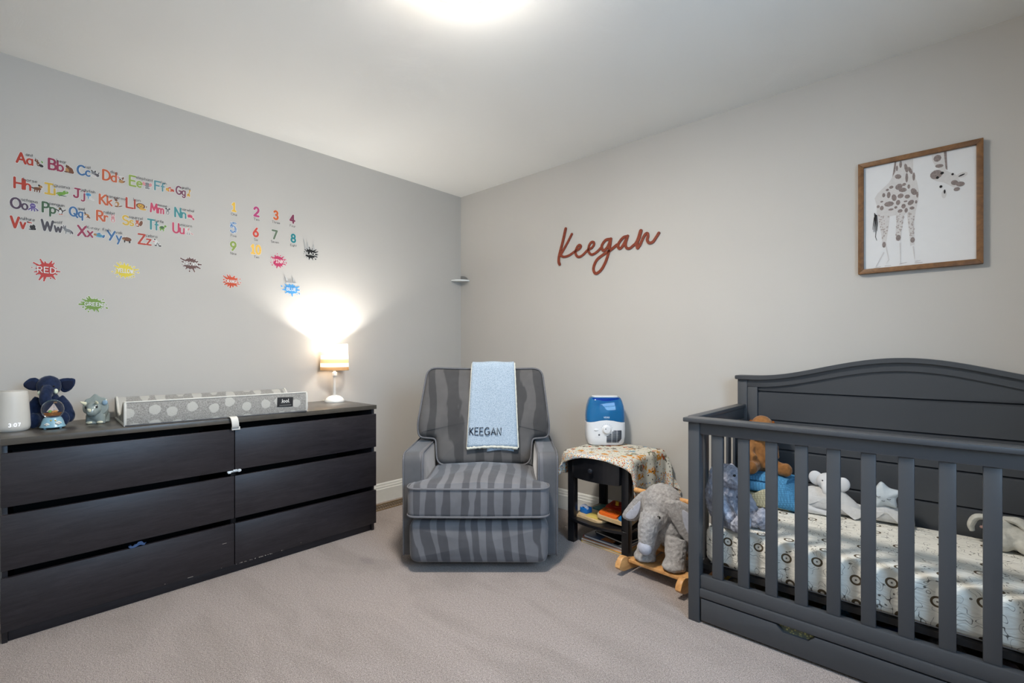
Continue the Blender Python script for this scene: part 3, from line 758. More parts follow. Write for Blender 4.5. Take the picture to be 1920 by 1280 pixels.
# ------------------------------------------------------------------ framed giraffe print
def m_oak():
    k = NT('walnut_stained_frame', 0.45, 0.35); v = k.co(scale=(6, 6, 60))
    k.base(k.ramp(k.noise(k.co(scale=(9, 9, 9)), 3, 5, .6, 1.0).outputs['Fac'], [(.25, lin((92, 62, 36))), (.75, lin((138, 98, 58)))]))
    k.bump(k.noise(v, 8, 3).outputs['Fac'], .15, .001); return k.m
fr = thing('framed_picture', 'brown wooden picture frame holding a giraffe print, on the wall above the crib', 'picture', (3.010, -0.004, 1.725), BACK)
OAK = m_oak()
W2, H2, B = .209, .256, .021
for (poly, ) in (([(-W2, H2), (W2, H2), (W2 - B, H2 - B), (-W2 + B, H2 - B)],), ([(-W2, -H2), (W2, -H2), (W2 - B, -H2 + B), (-W2 + B, -H2 + B)],),
                 ([(-W2, -H2), (-W2, H2), (-W2 + B, H2 - B), (-W2 + B, -H2 + B)],), ([(W2, -H2), (W2, H2), (W2 - B, H2 - B), (W2 - B, -H2 + B)],)):
    obj('frame_side', MB().prism(poly, lambda u, v, t: (u, v, t), 0.0, .024, bev=.0015), OAK, fr)
obj('backing_board', MB().box(-W2 + .012, -H2 + .012, .001, W2 - .012, H2 - .012, .008), plain((150, 130, 100), .7, .2), fr)
pp = obj('print_paper', MB().box(-W2 + .016, -H2 + .016, .008, W2 - .016, H2 - .016, .0095), plain((214, 213, 211), .6, .25, .01), fr)
TAUPE = plain((134, 122, 117), .7, .2, .22, 160); PALEG = plain((200, 196, 192), .7, .2, .04, 90); MIDG = plain((168, 158, 152), .7, .2, .15, 160); BLK = plain((38, 35, 34), .7, .2, .02)
gf = Flat(.0101)
body = [(-0.076, 0.238), (-0.012, 0.238), (-0.012, 0.165), (0.001, 0.13), (0.007, 0.086), (0.005, 0.045), (-0.004, -0.001), (-0.009, -0.048), (-0.009, -0.112), (-0.008, -0.144), (-0.022, -0.15), (-0.024, -0.109), (-0.031, -0.033), (-0.034, -0.001), (-0.043, -0.01), (-0.053, -0.083), (-0.055, -0.12), (-0.072, -0.118), (-0.073, -0.091), (-0.07, -0.037), (-0.072, -0.004), (-0.093, -0.005), (-0.1, -0.075), (-0.106, -0.118), (-0.104, -0.146), (-0.119, -0.141), (-0.122, -0.094), (-0.135, -0.014), (-0.141, 0.02), (-0.141, 0.053), (-0.148, 0.088), (-0.137, 0.108), (-0.115, 0.13), (-0.096, 0.148), (-0.081, 0.177)]
gf.poly(body, 0)
gf.poly([(0.048, 0.238), (0.097, 0.238), (0.1, 0.155), (0.081, 0.16), (0.064, 0.175), (0.052, 0.206)], 0)
gf.poly([(0.088, 0.238), (0.097, 0.238), (0.1, 0.155), (0.094, 0.162)], 1)
gf.poly([(-0.076, 0.238), (-0.070, 0.238), (-0.074, 0.19), (-0.084, 0.17)], 1)
for e in ((0.145, 0.123, 0.018, 0.011, 10), (0.089, 0.055, 0.008, 0.018, 0)): gf.ell(*e, 0)
gf.poly([(0.044, 0.151), (0.058, 0.166), (0.085, 0.164), (0.104, 0.146), (0.127, 0.128), (0.14, 0.097), (0.149, 0.08), (0.127, 0.07), (0.112, 0.083), (0.089, 0.104), (0.066, 0.115), (0.05, 0.129)], 0)
SP = [(-0.055, 0.219, 0.005, 0.016, 0), (-0.036, 0.198, 0.006, 0.022, 10), (-0.022, 0.184, 0.006, 0.019, 20), (-0.064, 0.167, 0.013, 0.01, -40), (-0.034, 0.155, 0.005, 0.022, 0), (-0.01, 0.154, 0.005, 0.019, 0), (-0.088, 0.125, 0.008, 0.007, 0), (-0.061, 0.121, 0.013, 0.014, -30), (-0.048, 0.104, 0.015, 0.01, -15), (-0.027, 0.114, 0.005, 0.01, 0), (-0.01, 0.088, 0.01, 0.017, 20), (0.002, 0.072, 0.004, 0.014, 0), (-0.115, 0.095, 0.006, 0.01, 0), (-0.097, 0.092, 0.007, 0.015, 0), (-0.078, 0.076, 0.009, 0.016, 10), (-0.055, 0.079, 0.011, 0.011, 0), (-0.032, 0.071, 0.01, 0.009, -30), (-0.096, 0.051, 0.018, 0.012, -5), (-0.064, 0.051, 0.008, 0.012, 0), (-0.038, 0.051, 0.007, 0.004, 0), (-0.02, 0.042, 0.01, 0.013, -40), (-0.002, 0.041, 0.004, 0.008, 0), (-0.072, 0.031, 0.006, 0.006, 0), (-0.045, 0.031, 0.008, 0.011, 0), (-0.089, 0.025, 0.01, 0.005, 0), (-0.057, 0.012, 0.009, 0.008, 10), (-0.036, 0.011, 0.006, 0.011, 0), (-0.016, 0.017, 0.009, 0.007, -20), (-0.122, 0.038, 0.007, 0.011, 0), (-0.135, 0.047, 0.006, 0.007, 0), (-0.122, 0.067, 0.006, 0.004, 0), (-0.114, -0.13, 0.007, 0.014, 0), (-0.063, -0.107, 0.009, 0.014, 0), (-0.014, -0.124, 0.008, 0.013, 0), (0.068, 0.213, 0.013, 0.015, 0), (0.074, 0.179, 0.014, 0.008, -10), (-0.068, 0.205, 0.004, 0.013, 0), (-0.102, 0.116, 0.006, 0.006, 0), (-0.043, 0.127, 0.007, 0.007, 0)]
for e in SP: gf.ell(*e, 1, 8)
rnd = random.Random(4)
for quad_ in ([(-0.135, 0.013), (-0.096, 0.0), (-0.103, -0.08), (-0.119, -0.11)], [(-0.069, 0.001), (-0.041, -0.005), (-0.056, -0.093), (-0.071, -0.096)], [(-0.03, -0.001), (-0.009, -0.006), (-0.01, -0.106), (-0.023, -0.104)]):
    for i in range(34):
        a, b = rnd.random(), rnd.random()
        l_ = [quad_[0][k] + (quad_[3][k] - quad_[0][k]) * b for k in (0, 1)]; r_ = [quad_[1][k] + (quad_[2][k] - quad_[1][k]) * b for k in (0, 1)]
        gf.ell(l_[0] + (r_[0] - l_[0]) * a, l_[1] + (r_[1] - l_[1]) * a, rnd.uniform(.0016, .0034), rnd.uniform(.002, .0042), rnd.uniform(-40, 40), 2, 7)
for e in ((0.064, 0.144, 0.02, 0.019, 10), (0.14, 0.086, 0.014, 0.01, -15), (0.129, 0.067, 0.01, 0.008, 0), (.122, .096, .012, .01, -40)): gf.ell(*e, 1)
for e in [(0.116, 0.133, 0.004, 0.005, 0), (0.079, 0.089, 0.005, 0.006, 0), (0.083, 0.146, 0.006, 0.006, 0), (0.068, 0.13, 0.005, 0.006, 0), (0.144, 0.122, 0.011, 0.003, 20), (0.091, 0.065, 0.003, 0.009, 0)]: gf.ell(*e, 3, 10)
for l_ in [[(-0.148, 0.019), (-0.147, -0.023), (-0.152, -0.066)], [(-0.145, 0.013), (-0.141, -0.035), (-0.145, -0.09), (-0.14, -0.107)], [(-0.141, 0.009), (-0.137, -0.03), (-0.139, -0.063)], [(-0.149, 0.0), (-0.153, -0.033), (-0.155, -0.055)], [(-0.147, 0.01), (-0.145, -0.029), (-0.147, -0.067)]]: gf.stroke(l_, .0034, 3, .0012)
for l_ in [[(-0.106, -0.145), (-0.096, -0.201), (-0.106, -0.216)], [(-0.115, -0.166), (-0.13, -0.197), (-0.144, -0.228)], [(-0.057, -0.131), (-0.055, -0.223)], [(-0.012, -0.154), (-0.007, -0.207)]]: gf.stroke(l_, .0045, 0, .0015)
for l_ in [[(-0.152, -0.234), (-0.126, -0.228)], [(-0.111, -0.227), (-0.089, -0.228)], [(-0.006, -0.225), (0.019, -0.227)], [(-0.059, -0.225), (-0.034, -0.22)], [(-.004, -.219), (.012, -.218)]]: gf.stroke(l_, .0015, 2)
gf.build('giraffe_print', [PALEG, TAUPE, MIDG, BLK], pp)

# ------------------------------------------------------------------ small white corner shelf where the walls meet
cs = thing('corner_bracket', 'small white quarter-round bracket fixed in the room corner', 'bracket', (0, 0, 1.705))
pl = [(0.002, -.002)] + [(.11 * math.sin(R(a)) + .002, -.11 * math.cos(R(a)) - .002) for a in range(0, 91, 10)]
obj('plate', MB().prism(pl, lambda u, v, t: (u, v, t), 0.0, .012, bev=.001), M_WHITE, cs)
obj('wall_flange', MB().prism([(.004, .012)] + [(.004 + .088 * math.cos(R(a)) , .012 + .042 * math.sin(R(a))) for a in range(0, 91, 10)], lambda u, v, t: (u, -t, v), .001, .006), plain((128, 127, 124), .5, .3, .02), cs)

# ------------------------------------------------------------------ six-drawer dresser
def m_dark_wood(c0, c1, rough, nm, sc_=(1.5, 1.5, 14)):
    k = NT(nm, rough, 0.45)
    v = k.co(scale=sc_)
    g = k.noise(v, 3.0, 5, .62, 1.6)
    fine = k.noise(k.co(scale=(8, 8, 160)), 5, 3, .6)
    f = k.math('ADD', k.math('MULTIPLY', g.outputs['Fac'], .6), k.math('MULTIPLY', fine.outputs['Fac'], .4))
    k.base(k.ramp(f, [(.34, lin(c0)), (.66, lin(c1))]))
    k.b.inputs['Roughness'].default_value = rough
    k.bump(fine.outputs['Fac'], .22, .001)
    return k.m
M_DR = m_dark_wood((26, 24, 27), (46, 42, 46), .42, 'black_brown_oak_veneer')
M_DRT = m_dark_wood((66, 62, 56), (84, 79, 72), .30, 'black_brown_veneer_painted_sheen', (14, 1.5, 1.5))  # top colour lightened to stand for the sheen of the reflected wall
M_DRI = plain((18, 17, 18), .6, .2)
DY0, DY1, DX = -2.727, -1.127, 0.50
dr = thing('dresser', 'wide black-brown six drawer dresser along the left wall', 'dresser', (0.0, (DY0 + DY1) / 2, 0))
HW = (DY1 - DY0) / 2
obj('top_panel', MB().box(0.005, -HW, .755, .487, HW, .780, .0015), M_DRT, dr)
for sgn in (-1, 1):
    obj('side_panel', MB().box(.005, sgn * HW - (.019 if sgn > 0 else -.003) - 0, .0, .462, sgn * HW - (.003 if sgn > 0 else -.019), .755, .001), M_DR, dr)
obj('divider_panel', MB().box(.01, -.012, .05, .462, .012, .755, .001), M_DRI, dr)
obj('plinth', MB().box(.03, -HW + .02, .0, .452, HW - .02, .05, .001), M_DR, dr)
obj('back_panel', MB().box(.006, -HW + .02, .05, .014, HW - .02, .755), M_DRI, dr)
rows = ((.048, .252), (.280, .490), (.520, .724))
for side in (-1, 1):
    for z0, z1 in rows:
        y0, y1 = (-HW, -.0018) if side < 0 else (.0018, HW)
        d = obj('drawer', MB().box(.464, y0, z0, .482, y1, z1, .0012), M_DR, dr)
        b = MB()
        b.box(.06, y0 + .03, z0 + .02, .464, y0 + .042, z1 - .05).box(.06, y1 - .042, z0 + .02, .464, y1 - .03, z1 - .05)
        b.box(.05, y0 + .03, z0 + .02, .06, y1 - .03, z1 - .05).box(.06, y0 + .03, z0 + .02, .464, y1 - .03, z0 + .026)
        obj('drawer_box', b, M_DRI, d)
# chipped edges where the foil has worn away
ch = MB(); rnd = random.Random(2)
for i in range(26):
    y = .003 + abs(rnd.gauss(0, .10)); ch.box(.4815, y, .0478, .4824, y + rnd.uniform(.001, .006), .0478 + rnd.uniform(.001, .0035))
for (y, z, l) in ((-.055, .166, .018), (-.20, .050, .022), (-.29, .053, .004), (-.06, .05, .003), (.33, .06, .003)):
    ch.box(.4815, y, z, .4823, y + l, z + .0016)
o = tag(obj('worn_chip', ch, plain((168, 160, 150), .7, .2), dr), kind='stuff')

# safety strap, latch, cloth corner caught in a drawer
st = thing('safety_strap', 'white child safety strap bent over the front edge of the dresser top', 'safety strap', (.487, -1.945, .78))
M_STRAP = plain((214, 211, 203), .45, .35, .02)
pr = [(-.030, .0025), (-.012, .005), (.004, .007), (.016, .002), (.021, -.014), (.019, -.034), (.010, -.048), (-.002, -.050)]
pp_ = spline([(a, 0, b) for a, b in pr], 5)
m_ = MB(); rg = []
for i, p in enumerate(pp_):
    t_ = (pp_[min(i + 1, len(pp_) - 1)] - pp_[max(i - 1, 0)]).normalized(); n_ = Vector((-t_.z, 0, t_.x)) * .0016
    sh = .020 * i / len(pp_)
    rg.append([(p.x + n_.x, -.016 + sh, p.z + n_.z), (p.x + n_.x, .016 + sh, p.z + n_.z), (p.x - n_.x, .016 + sh, p.z - n_.z), (p.x - n_.x, -.016 + sh, p.z - n_.z)])
m_.rings(rg); obj('strap', m_, M_STRAP, st)
obj('anchor_pad', MB().box(-.05, -.020, .0005, -.020, .022, .005, .002), M_STRAP, st)
obj('anchor_clip', MB().box(-.004, .002, -.060, .006, .040, -.044, .002), M_STRAP, st)
la = thing('drawer_latch', 'clear plastic drawer latch across the gap between two middle drawers', 'drawer latch', (.483, -1.928, .513))
M_CLR = plain((196, 204, 208), .15, .6, .04)
obj('latch_plate', MB().box(0, -.034, -.002, .007, .030, .006, .002), M_CLR, la)
obj('latch_hook', MB().box(.003, -.010, .002, .012, .012, .011, .003).box(.001, .014, -.004, .009, .026, .010, .002), M_CLR, la)
obj('latch_catch', MB().box(.003, -.032, -.006, .010, -.018, .004, .002), M_CLR, la)
cl_ = MB()
cl_.rings([[(.462, -2.345 + .065 * i / 9 , .262 + .014 * math.sin(i * 2.2) * (i % 3) * .3) for i in range(10)], [(.476, -2.345 + .060 * i / 9, .258 + .010 * math.exp(-((i - 6) / 2.0) ** 2) * 1.6 + .002 * math.sin(i * 3)) for i in range(10)],
           [(.484, -2.340 + .050 * i / 9, .254 + .006 * math.exp(-((i - 6) / 2.0) ** 2)) for i in range(10)]], False, False, False)
o = obj('cloth_corner', cl_, plain((58, 78, 112), .9, .1, .2, 80))
o.modifiers.new('thick', 'SOLIDIFY').thickness = .003; bake(o)
tag(o, 'blue cloth corner poking out above the bottom left drawer', 'clothing')

# ------------------------------------------------------------------ sound machine with clock
sm = thing('sound_machine', 'white tapered sound machine with glowing clock digits, at left end of the dresser', 'sound machine', (.235, -2.689, .78), (0, 0, R(84)))
SX = 1.0
obj('body', MB().lathe([(.0, .0), (.044, .0), (.051, .006), (.054, .018), (.054, .028), (.052, .075), (.0485, .130), (.046, .160), (.044, .1645), (.039, .166), (.0, .166)], n=48), plain((202, 198, 189), .42, .3, .01), sm)
obj('grille_top', MB().lathe([(.0, .1665), (.036, .1665), (.036, .1675), (.0, .169)], n=40), plain((196, 194, 188), .8, .2, .05, 400), sm)
st_, xe = text_strokes('3:07', .0135, 0, 0, .36, .9)
dg = MB()
for q_ in st_:
    for (x_, z_) in [(0, 0)]:
        pts = []
        for px, py in q_:
            a = (px - xe / 2 + .010) / .0543
            pts.append((.0543 * math.sin(a), -.0543 * math.cos(a), .022 + py))
        dg.tube(pts, .0008, 6)
obj('clock_digits', dg, emis((225, 235, 255), .8, 'clock_led_white'), sm)

# ------------------------------------------------------------------ navy plush elephant
NAVY = plain((34, 44, 68), .95, .1, .22, 45, .5, 260, .25)
ne = thing('plush_elephant', 'navy blue plush elephant sitting behind the snow globe', 'plush toy', (.150, -2.572, .78), (0, 0, R(82)))
ne.scale = (.70, .74, .93)
b = MB()
b.ell((0, 0, .070), (.066, .058, .075)).ell((0, .004, .115), (.05, .045, .05))
b.tube(spline([(-.044, -.012, .125), (-.076, -.030, .085), (-.086, -.040, .045)], 5), [.030] * 11, 12).ell((-.086, -.042, .042), (.030, .030, .032))
b.tube(spline([(.044, -.012, .125), (.078, -.030, .085), (.090, -.036, .050)], 5), [.030] * 11, 12).ell((.092, -.038, .046), (.032, .030, .034))
b.tube([(-.035, -.03, .035), (-.062, -.095, .034)], [.034, .031], 12).ell((-.064, -.100, .036), (.034, .026, .036))
b.tube([(.035, -.03, .035), (.066, -.090, .034)], [.034, .031], 12).ell((.068, -.095, .036), (.034, .026, .036))
plush('body', b, NAVY, ne, .0055, 4, .0016, 95)
h = MB()
h.ell((-.002, -.012, .190), (.060, .054, .050)).ell((-.002, -.045, .172), (.040, .034, .036))
h.tube(spline([(-.004, -.060, .172), (-.010, -.092, .152), (-.014, -.100, .132), (-.006, -.094, .112)], 4), [.031] * 3 + [.028] * 4 + [.027] * 6, 14)
h.ell((-.008, -.100, .126), (.029, .020, .026))
plush('head', h, NAVY, ne, .005, 4, .0014, 95)
for sg_, pts in ((-1, [(-.040, .0, .215), (-.068, .006, .232), (-.098, .004, .224), (-.118, .0, .200), (-.100, .0, .178), (-.070, .004, .170), (-.046, .0, .176)]), (1, [(.040, .0, .216), (.070, .006, .226), (.112, .0, .224), (.124, -.006, .214), (.116, -.010, .185), (.090, -.006, .160), (.062, .0, .158), (.046, .0, .176)])):
    ol = spline([(p[0], p[2]) for p in pts], 4, True)
    e = MB().puff([(p.x, p.y) for p in ol], lambda u, v, t: (u, t + .002 - abs(u) * .10, v), .018, .008, .004, seg=3, inner=4)
    er = plush('ear', e, NAVY, ne, .0045, 3, .001, 100)
    il = [((p.x - sg_ * .082) * .62 + sg_ * .086, (p.y - .196) * .6 + .194) for p in ol]
    obj('ear_lining', MB().puff(il, lambda u, v, t: (u, t - .0115 - abs(u) * .10, v), .004, .0018, .001, seg=2, inner=3), plain((24, 30, 50), .8, .2, .1), er)
M_TUSK = plain((214, 220, 196), .7, .2, .04)
obj('tusk', MB().ell((-.040, -.064, .160), (.010, .014, .011), (20, 0, 0)), M_TUSK, ne)
obj('tusk', MB().ell((.034, -.066, .166), (.011, .015, .012), (20, 0, 0)), M_TUSK, ne)
for x in (-.026, .024): obj('eye', MB().ell((x, -.066, .190), .005, u=12, v=8), plain((12, 12, 14), .1, .6), ne)

# ------------------------------------------------------------------ snow globe
sgb = thing('snow_globe', 'glass snow globe with a toy boat inside on a pale blue base', 'snow globe', (.268, -2.570, .78), (0, 0, R(86)))
sgb.scale = (.67, .67, .86)
PB = plain((132, 172, 188), .3, .5, .08, 30)
obj('base', MB().lathe([(.0, .007), (.060, .007), (.0625, .010), (.061, .013), (.058, .016), (.052, .036), (.046, .048), (.042, .053), (.040, .056), (.0, .056)], n=40), PB, sgb)
for a in (40, 140, 220, 320): obj('foot', MB().cyl((.048 * math.cos(R(a)), .048 * math.sin(R(a)), 0), (.046 * math.cos(R(a)), .046 * math.sin(R(a)), .009), .006, .008, 12), PB, sgb)
GL = NT('clear_globe_glass', 0.02, 0.5); GL.base((.97, .98, .98)); GL.b.inputs['Transmission Weight'].default_value = 1.0; GL.b.inputs['IOR'].default_value = 1.33
obj('globe', MB().ell((0, 0, .095), (.0555, .0555, .0485), u=32, v=20), GL.m, sgb)
boat = MB()
ho = [(-.034, 0), (-.020, -.011), (.0, -.013), (.020, -.011), (.034, 0), (.020, .011), (0, .013), (-.020, .011)]
boat.rings([[(x * .75, y * .8, .068) for x, y in ho], [(x * 1.02, y, .082) for x, y in ho]])
bt = obj('boat_hull', boat, plain((150, 92, 40), .5, .4, .15, 120), sgb)
obj('sail', MB().prism([(-.022, .086), (.004, .120), (.003, .086)], lambda u, v, t: (u, t, v), -.001, .001).prism([(.005, .086), (.005, .118), (.022, .087)], lambda u, v, t: (u, t, v), -.001, .001), plain((226, 206, 196), .6, .3, .06), bt)
obj('mast', MB().cyl((.004, 0, .08), (.004, 0, .126), .001, n=8).box(.004, -.0005, .120, .016, .0005, .126), plain((150, 120, 90), .5, .3), bt)
obj('cargo', MB().ell((-.010, -.008, .087), (.007, .006, .006), u=12, v=8, mat=0).ell((.010, -.008, .086), (.009, .006, .005), u=12, v=8, mat=1).ell((.0, -.009, .084), (.006, .006, .005), u=12, v=8, mat=1), [plain((150, 196, 110), .5, .3), plain((214, 150, 84), .5, .3)], bt)
for (a, z, s_) in ((-120, .024, .011), (-62, .029, .014)):
    c = MB(); r_ = .0555
    for k_, (dx, dz, rr) in enumerate(((-.6, 0, .7), (.1, .25, .8), (.8, 0, .6), (0, -.3, .7))):
        ang = R(a) + dx * s_ / r_; c.ell((r_ * .99 * math.cos(ang), r_ * .99 * math.sin(ang), z + dz * s_), (s_ * rr * .9, s_ * rr * .9, s_ * rr * .55), u=12, v=8)
    obj('cloud_relief', c, plain((222, 218, 208), .4, .4, .03), sgb)
for (a, z) in ((-100, .043), (-75, .041)): obj('star_relief', MB().ell((.0485 * math.cos(R(a)), .0485 * math.sin(R(a)), z), (.005, .005, .004), u=8, v=6), plain((190, 170, 84), .4, .4), sgb)

# ------------------------------------------------------------------ ceramic triceratops
tc = thing('triceratops_figurine', 'glossy grey-green ceramic triceratops bank with cream horns', 'figurine', (.225, -2.425, .78), (0, 0, R(66)))
tc.scale = (.82, .80, 1.06)
TG = plain((136, 146, 142), .12, .6, .05, 20); TH = plain((214, 210, 182), .15, .6, .03)
b = MB()
b.ell((.004, .036, .052), (.042, .055, .044)).ell((0, .062, .044), (.036, .034, .040))
for x in (-.022, .026):
    for y in (-.002, .064): b.tube([(x, y, .0), (x, y, .04)], [.021, .020], 14)
b.ell((0, -.004, .05), (.036, .034, .040)); b.box(-.038, -.016, 0, .042, .076, .006, .002)
plush('body', b, TG, tc, .0045, 6)
h = MB(); h.ell((0, -.028, .068), (.036, .032, .030)).ell((-.002, -.054, .056), (.024, .022, .020)).ell((-.002, -.046, .050), (.026, .020, .016))
hd_ = plush('head', h, TG, tc, .004, 5)
fo = spline([(-.050, .052), (-.056, .080), (-.046, .104), (-.026, .112), (-.006, .128), (.018, .114), (.044, .108), (.054, .088), (.060, .066), (.044, .044), (.015, .036), (-.022, .040)], 3, True)
obj('frill', MB().puff([(p.x, p.y) for p in fo], lambda u, v, t: (u, t - .006 + (v - .05) * .28, v), .012, .0055, .003, seg=4, inner=4), TG, tc)
for p0, p1, r_ in (((-.030, -.044, .090), (-.046, -.066, .100), .008), ((.020, -.048, .092), (.024, -.072, .101), .008), ((-.004, -.072, .062), (-.008, -.086, .070), .0085)):
    obj('horn', MB().tube([p0, ((p0[0] + p1[0]) / 2, (p0[1] + p1[1]) / 2, (p0[2] + p1[2]) / 2 - .001), p1], [r_, r_ * .75, .002], 14), TH, tc)
for x in (-.026, .022): obj('eye', MB().ell((x, -.054, .076), (.005, .004, .006), u=12, v=8), plain((14, 14, 14), .08, .7), tc)
obj('frill_knob', MB().ell((.044, -.008, .090), (.013, .006, .011)), plain((134, 160, 178), .12, .6), tc)
for x in (-.022, .026): obj('toenails', MB().ell((x, -.020, .007), (.015, .006, .006), u=14, v=8), TH, tc)

# ------------------------------------------------------------------ contoured changing pad
def m_pad():
    k = NT('grey_marl_spotted_plush', .95, .1)
    v = k.co()
    marl = k.noise(v, 260, 3, .7).outputs['Fac']
    g = k.ramp(marl, [(.35, lin((120, 118, 113))), (.65, lin((168, 166, 160)))])
    vo = k.n('ShaderNodeTexVoronoi', voronoi_dimensions='2D'); vo.inputs['Scale'].default_value = 13; vo.inputs['Randomness'].default_value = .45
    wob = k.noise(v, 40, 2).outputs['Fac']
    sep = k.n('ShaderNodeSeparateXYZ'); k.l(v, sep.inputs[0])
    cb = k.n('ShaderNodeCombineXYZ')
    k.l(sep.outputs[0], cb.inputs[0]); k.l(k.math('SUBTRACT', sep.outputs[2], k.math('MULTIPLY', sep.outputs[1], 1.0)), cb.inputs[1])
    k.l(cb.outputs[0], vo.inputs['Vector'])
    d = k.math('ADD', vo.outputs['Distance'], k.math('MULTIPLY', k.math('SUBTRACT', wob, .5), .16))
    x = k.mix(k.ramp(d, [(.265, (1, 1, 1)), (.30, (0, 0, 0))]), g, lin((180, 178, 171)))
    k.base(x); k.bump(marl, .5, .003); k.b.inputs['Sheen Weight'].default_value = .2
    return k.m
M_PAD = m_pad(); M_PIPE = plain((204, 202, 194), .85, .15, .05, 60)
PL, PW = .785, .36
cp = thing('changing_pad', 'long grey changing pad with pale spots lying on the dresser', 'changing pad', (.288, -1.950, .7812), (0, 0, R(86.5)))
# local x runs along the pad (left to right in view), local y across it: -y is the front wall
def pad_prof(u):
    """height of the top across the pad, u 0 front .. 1 back"""
    pts = [(0, .100), (.05, .106), (.12, .092), (.30, .040), (.5, .030), (.70, .040), (.88, .092), (.95, .106), (1, .100)]
    for (a, b), (c, d) in zip(pts[:-1], pts[1:]):
        if u <= c: return b + (d - b) * (u - a) / (c - a)
    return .1
prof = [(-PW / 2, .004), (-PW / 2 - .004, .02), (-PW / 2 - .003, .085)] + [(-PW / 2 + PW * (i / 24), pad_prof(i / 24)) for i in range(25)] + [(PW / 2 + .003, .085), (PW / 2 + .004, .02), (PW / 2, .004)]
m_ = MB(); rg = []
for i in range(25):
    x = -PL / 2 + PL * i / 24
    rg.append([(x, p[0], p[1] + (mnoise.noise((x * 9, p[0] * 6, 0)) * .0025 if p[1] > .02 else 0)) for p in prof])
m_.rings(rg); obj('cushion', m_, M_PAD, cp, ang=50)
for x in (-PL / 2, PL / 2):
    obj('piping', MB().tube([(x, p[0], p[1]) for p in prof], .0055, 8, True), M_PIPE, cp)
obj('seam_piping', MB().tube([(-PL / 2, -PW / 2 + .002, .105), (PL / 2, -PW / 2 + .002, .105)], .0035, 8), M_PIPE, cp)
obj('base_sheet', MB().box(-PL / 2, -PW / 2 - .004, -.0005, PL / 2, PW / 2 + .004, .005, .001), plain((88, 88, 90), .8, .2), cp)
lb = obj('brand_patch', MB().box(.238, -PW / 2 - .0075, .035, .318, -PW / 2 - .0035, .085, .001, rot=(0, R(2), 0)), plain((44, 44, 45), .8, .2, .05), cp)
st_, xe = text_strokes('.lool.', .017, 0, 0, .26, 1.0)
l = Flat(.0008).strokes([[(px - xe / 2, py) for px, py in q_] for q_ in st_], .0032)
l.build('patch_lettering', plain((214, 212, 206), .7, .2, .02), lb, loc=(.278, -PW / 2 - .0078, .058), rot=BACK)
l = Flat(.0007); l.stroke([(-.024, .0), (.024, .0)], .0018).stroke([(-.028, -.010), (.028, -.010)], .006)
l.build('patch_small_print', plain((92, 92, 90), .7, .2, .02), lb, loc=(.278, -PW / 2 - .0078, .053), rot=BACK)

# ------------------------------------------------------------------ table lamp
tl = thing('table_lamp', 'white table lamp with a lit beige striped drum shade', 'lamp', (.105, -1.205, .78))
M_LW = plain((228, 226, 220), .3, .5, .01)
obj('base', MB().lathe([(.0, 0), (.062, 0), (.063, .003), (.060, .012), (.050, .026), (.034, .037), (.015, .042), (.0, .043)], n=40), M_LW, tl)
obj('stem', MB().cyl((0, 0, .04), (0, 0, .175), .0095, n=20), plain((196, 196, 192), .2, .6, .01), tl)
obj('collar', MB().lathe([(.0, .172), (.016, .172), (.016, .192), (.009, .194), (.009, .212), (.0, .212)], n=24), M_LW, tl)
ZS0, ZS1 = .208, .382
k = NT('backlit_striped_shade', .8, .1)
sep = k.n('ShaderNodeSeparateXYZ'); k.l(k.co(), sep.inputs[0])
zz = k.math('DIVIDE', k.math('SUBTRACT', sep.outputs[2], ZS0), ZS1 - ZS0)
stripe = k.ramp(zz, [(0, lin((160, 128, 92))), (.125, lin((232, 222, 206))), (.27, lin((168, 136, 102))), (.42, lin((236, 228, 214))), (.56, lin((184, 158, 128))), (.69, lin((238, 232, 220)))], 'CONSTANT')
k.base(stripe)
tr = k.n('ShaderNodeBsdfTranslucent'); k.l(stripe, tr.inputs['Color'])
mx = k.n('ShaderNodeMixShader'); mx.inputs[0].default_value = .30
out = k.t.nodes['Material Output']
k.l(k.b.outputs[0], mx.inputs[1]); k.l(tr.outputs[0], mx.inputs[2]); k.l(mx.outputs[0], out.inputs[0])
sh = MB()
for (r0, r1, z0, z1) in ((.0905, .0815, ZS0, ZS1),):
    n = 48; A_ = [[(r0 * math.cos(2 * PI * i / n), r0 * math.sin(2 * PI * i / n), z0) for i in range(n)], [(r1 * math.cos(2 * PI * i / n), r1 * math.sin(2 * PI * i / n), z1) for i in range(n)]]
    sh.rings(A_, False, False)
shade = obj('shade', sh, k.m, tl)
M_RIM = plain((150, 132, 108), .7, .2)
obj('shade_rim', MB().tube([(.0905 * math.cos(2 * PI * i / 40), .0905 * math.sin(2 * PI * i / 40), ZS0) for i in range(40)], .0015, 6, True).tube([(.0815 * math.cos(2 * PI * i / 40), .0815 * math.sin(2 * PI * i / 40), ZS1) for i in range(40)], .0015, 6, True), M_RIM, shade)
obj('spider', MB().tube([(-.08, 0, .372), (.08, 0, .372)], .001, 6).tube([(0, -.08, .372), (0, .08, .372)], .001, 6).cyl((0, 0, .21), (0, 0, .372), .002, n=8), M_LW, shade)
bl = NT('lit_bulb', .3, .2); bl.base((.9, .85, .75)); bl.b.inputs['Emission Color'].default_value = (1, .86, .70, 1); bl.b.inputs['Emission Strength'].default_value = 3
bulb = obj('bulb', MB().lathe([(.0, .225), (.010, .225), (.012, .245), (.024, .270), (.027, .290), (.022, .308), (.0, .318)], n=20), bl.m, tl)
bulb.visible_shadow = True
pl_ = bpy.data.lights.new('table_lamp_bulb', 'POINT'); pl_.energy = TABLE_LAMP_WATTS; pl_.color = (1.0, .92, .84); pl_.shadow_soft_size = .022
lo_ = bpy.data.objects.new('table_lamp_bulb', pl_); COL.objects.link(lo_); lo_.location = (.035, 0, .325); lo_.parent = tl
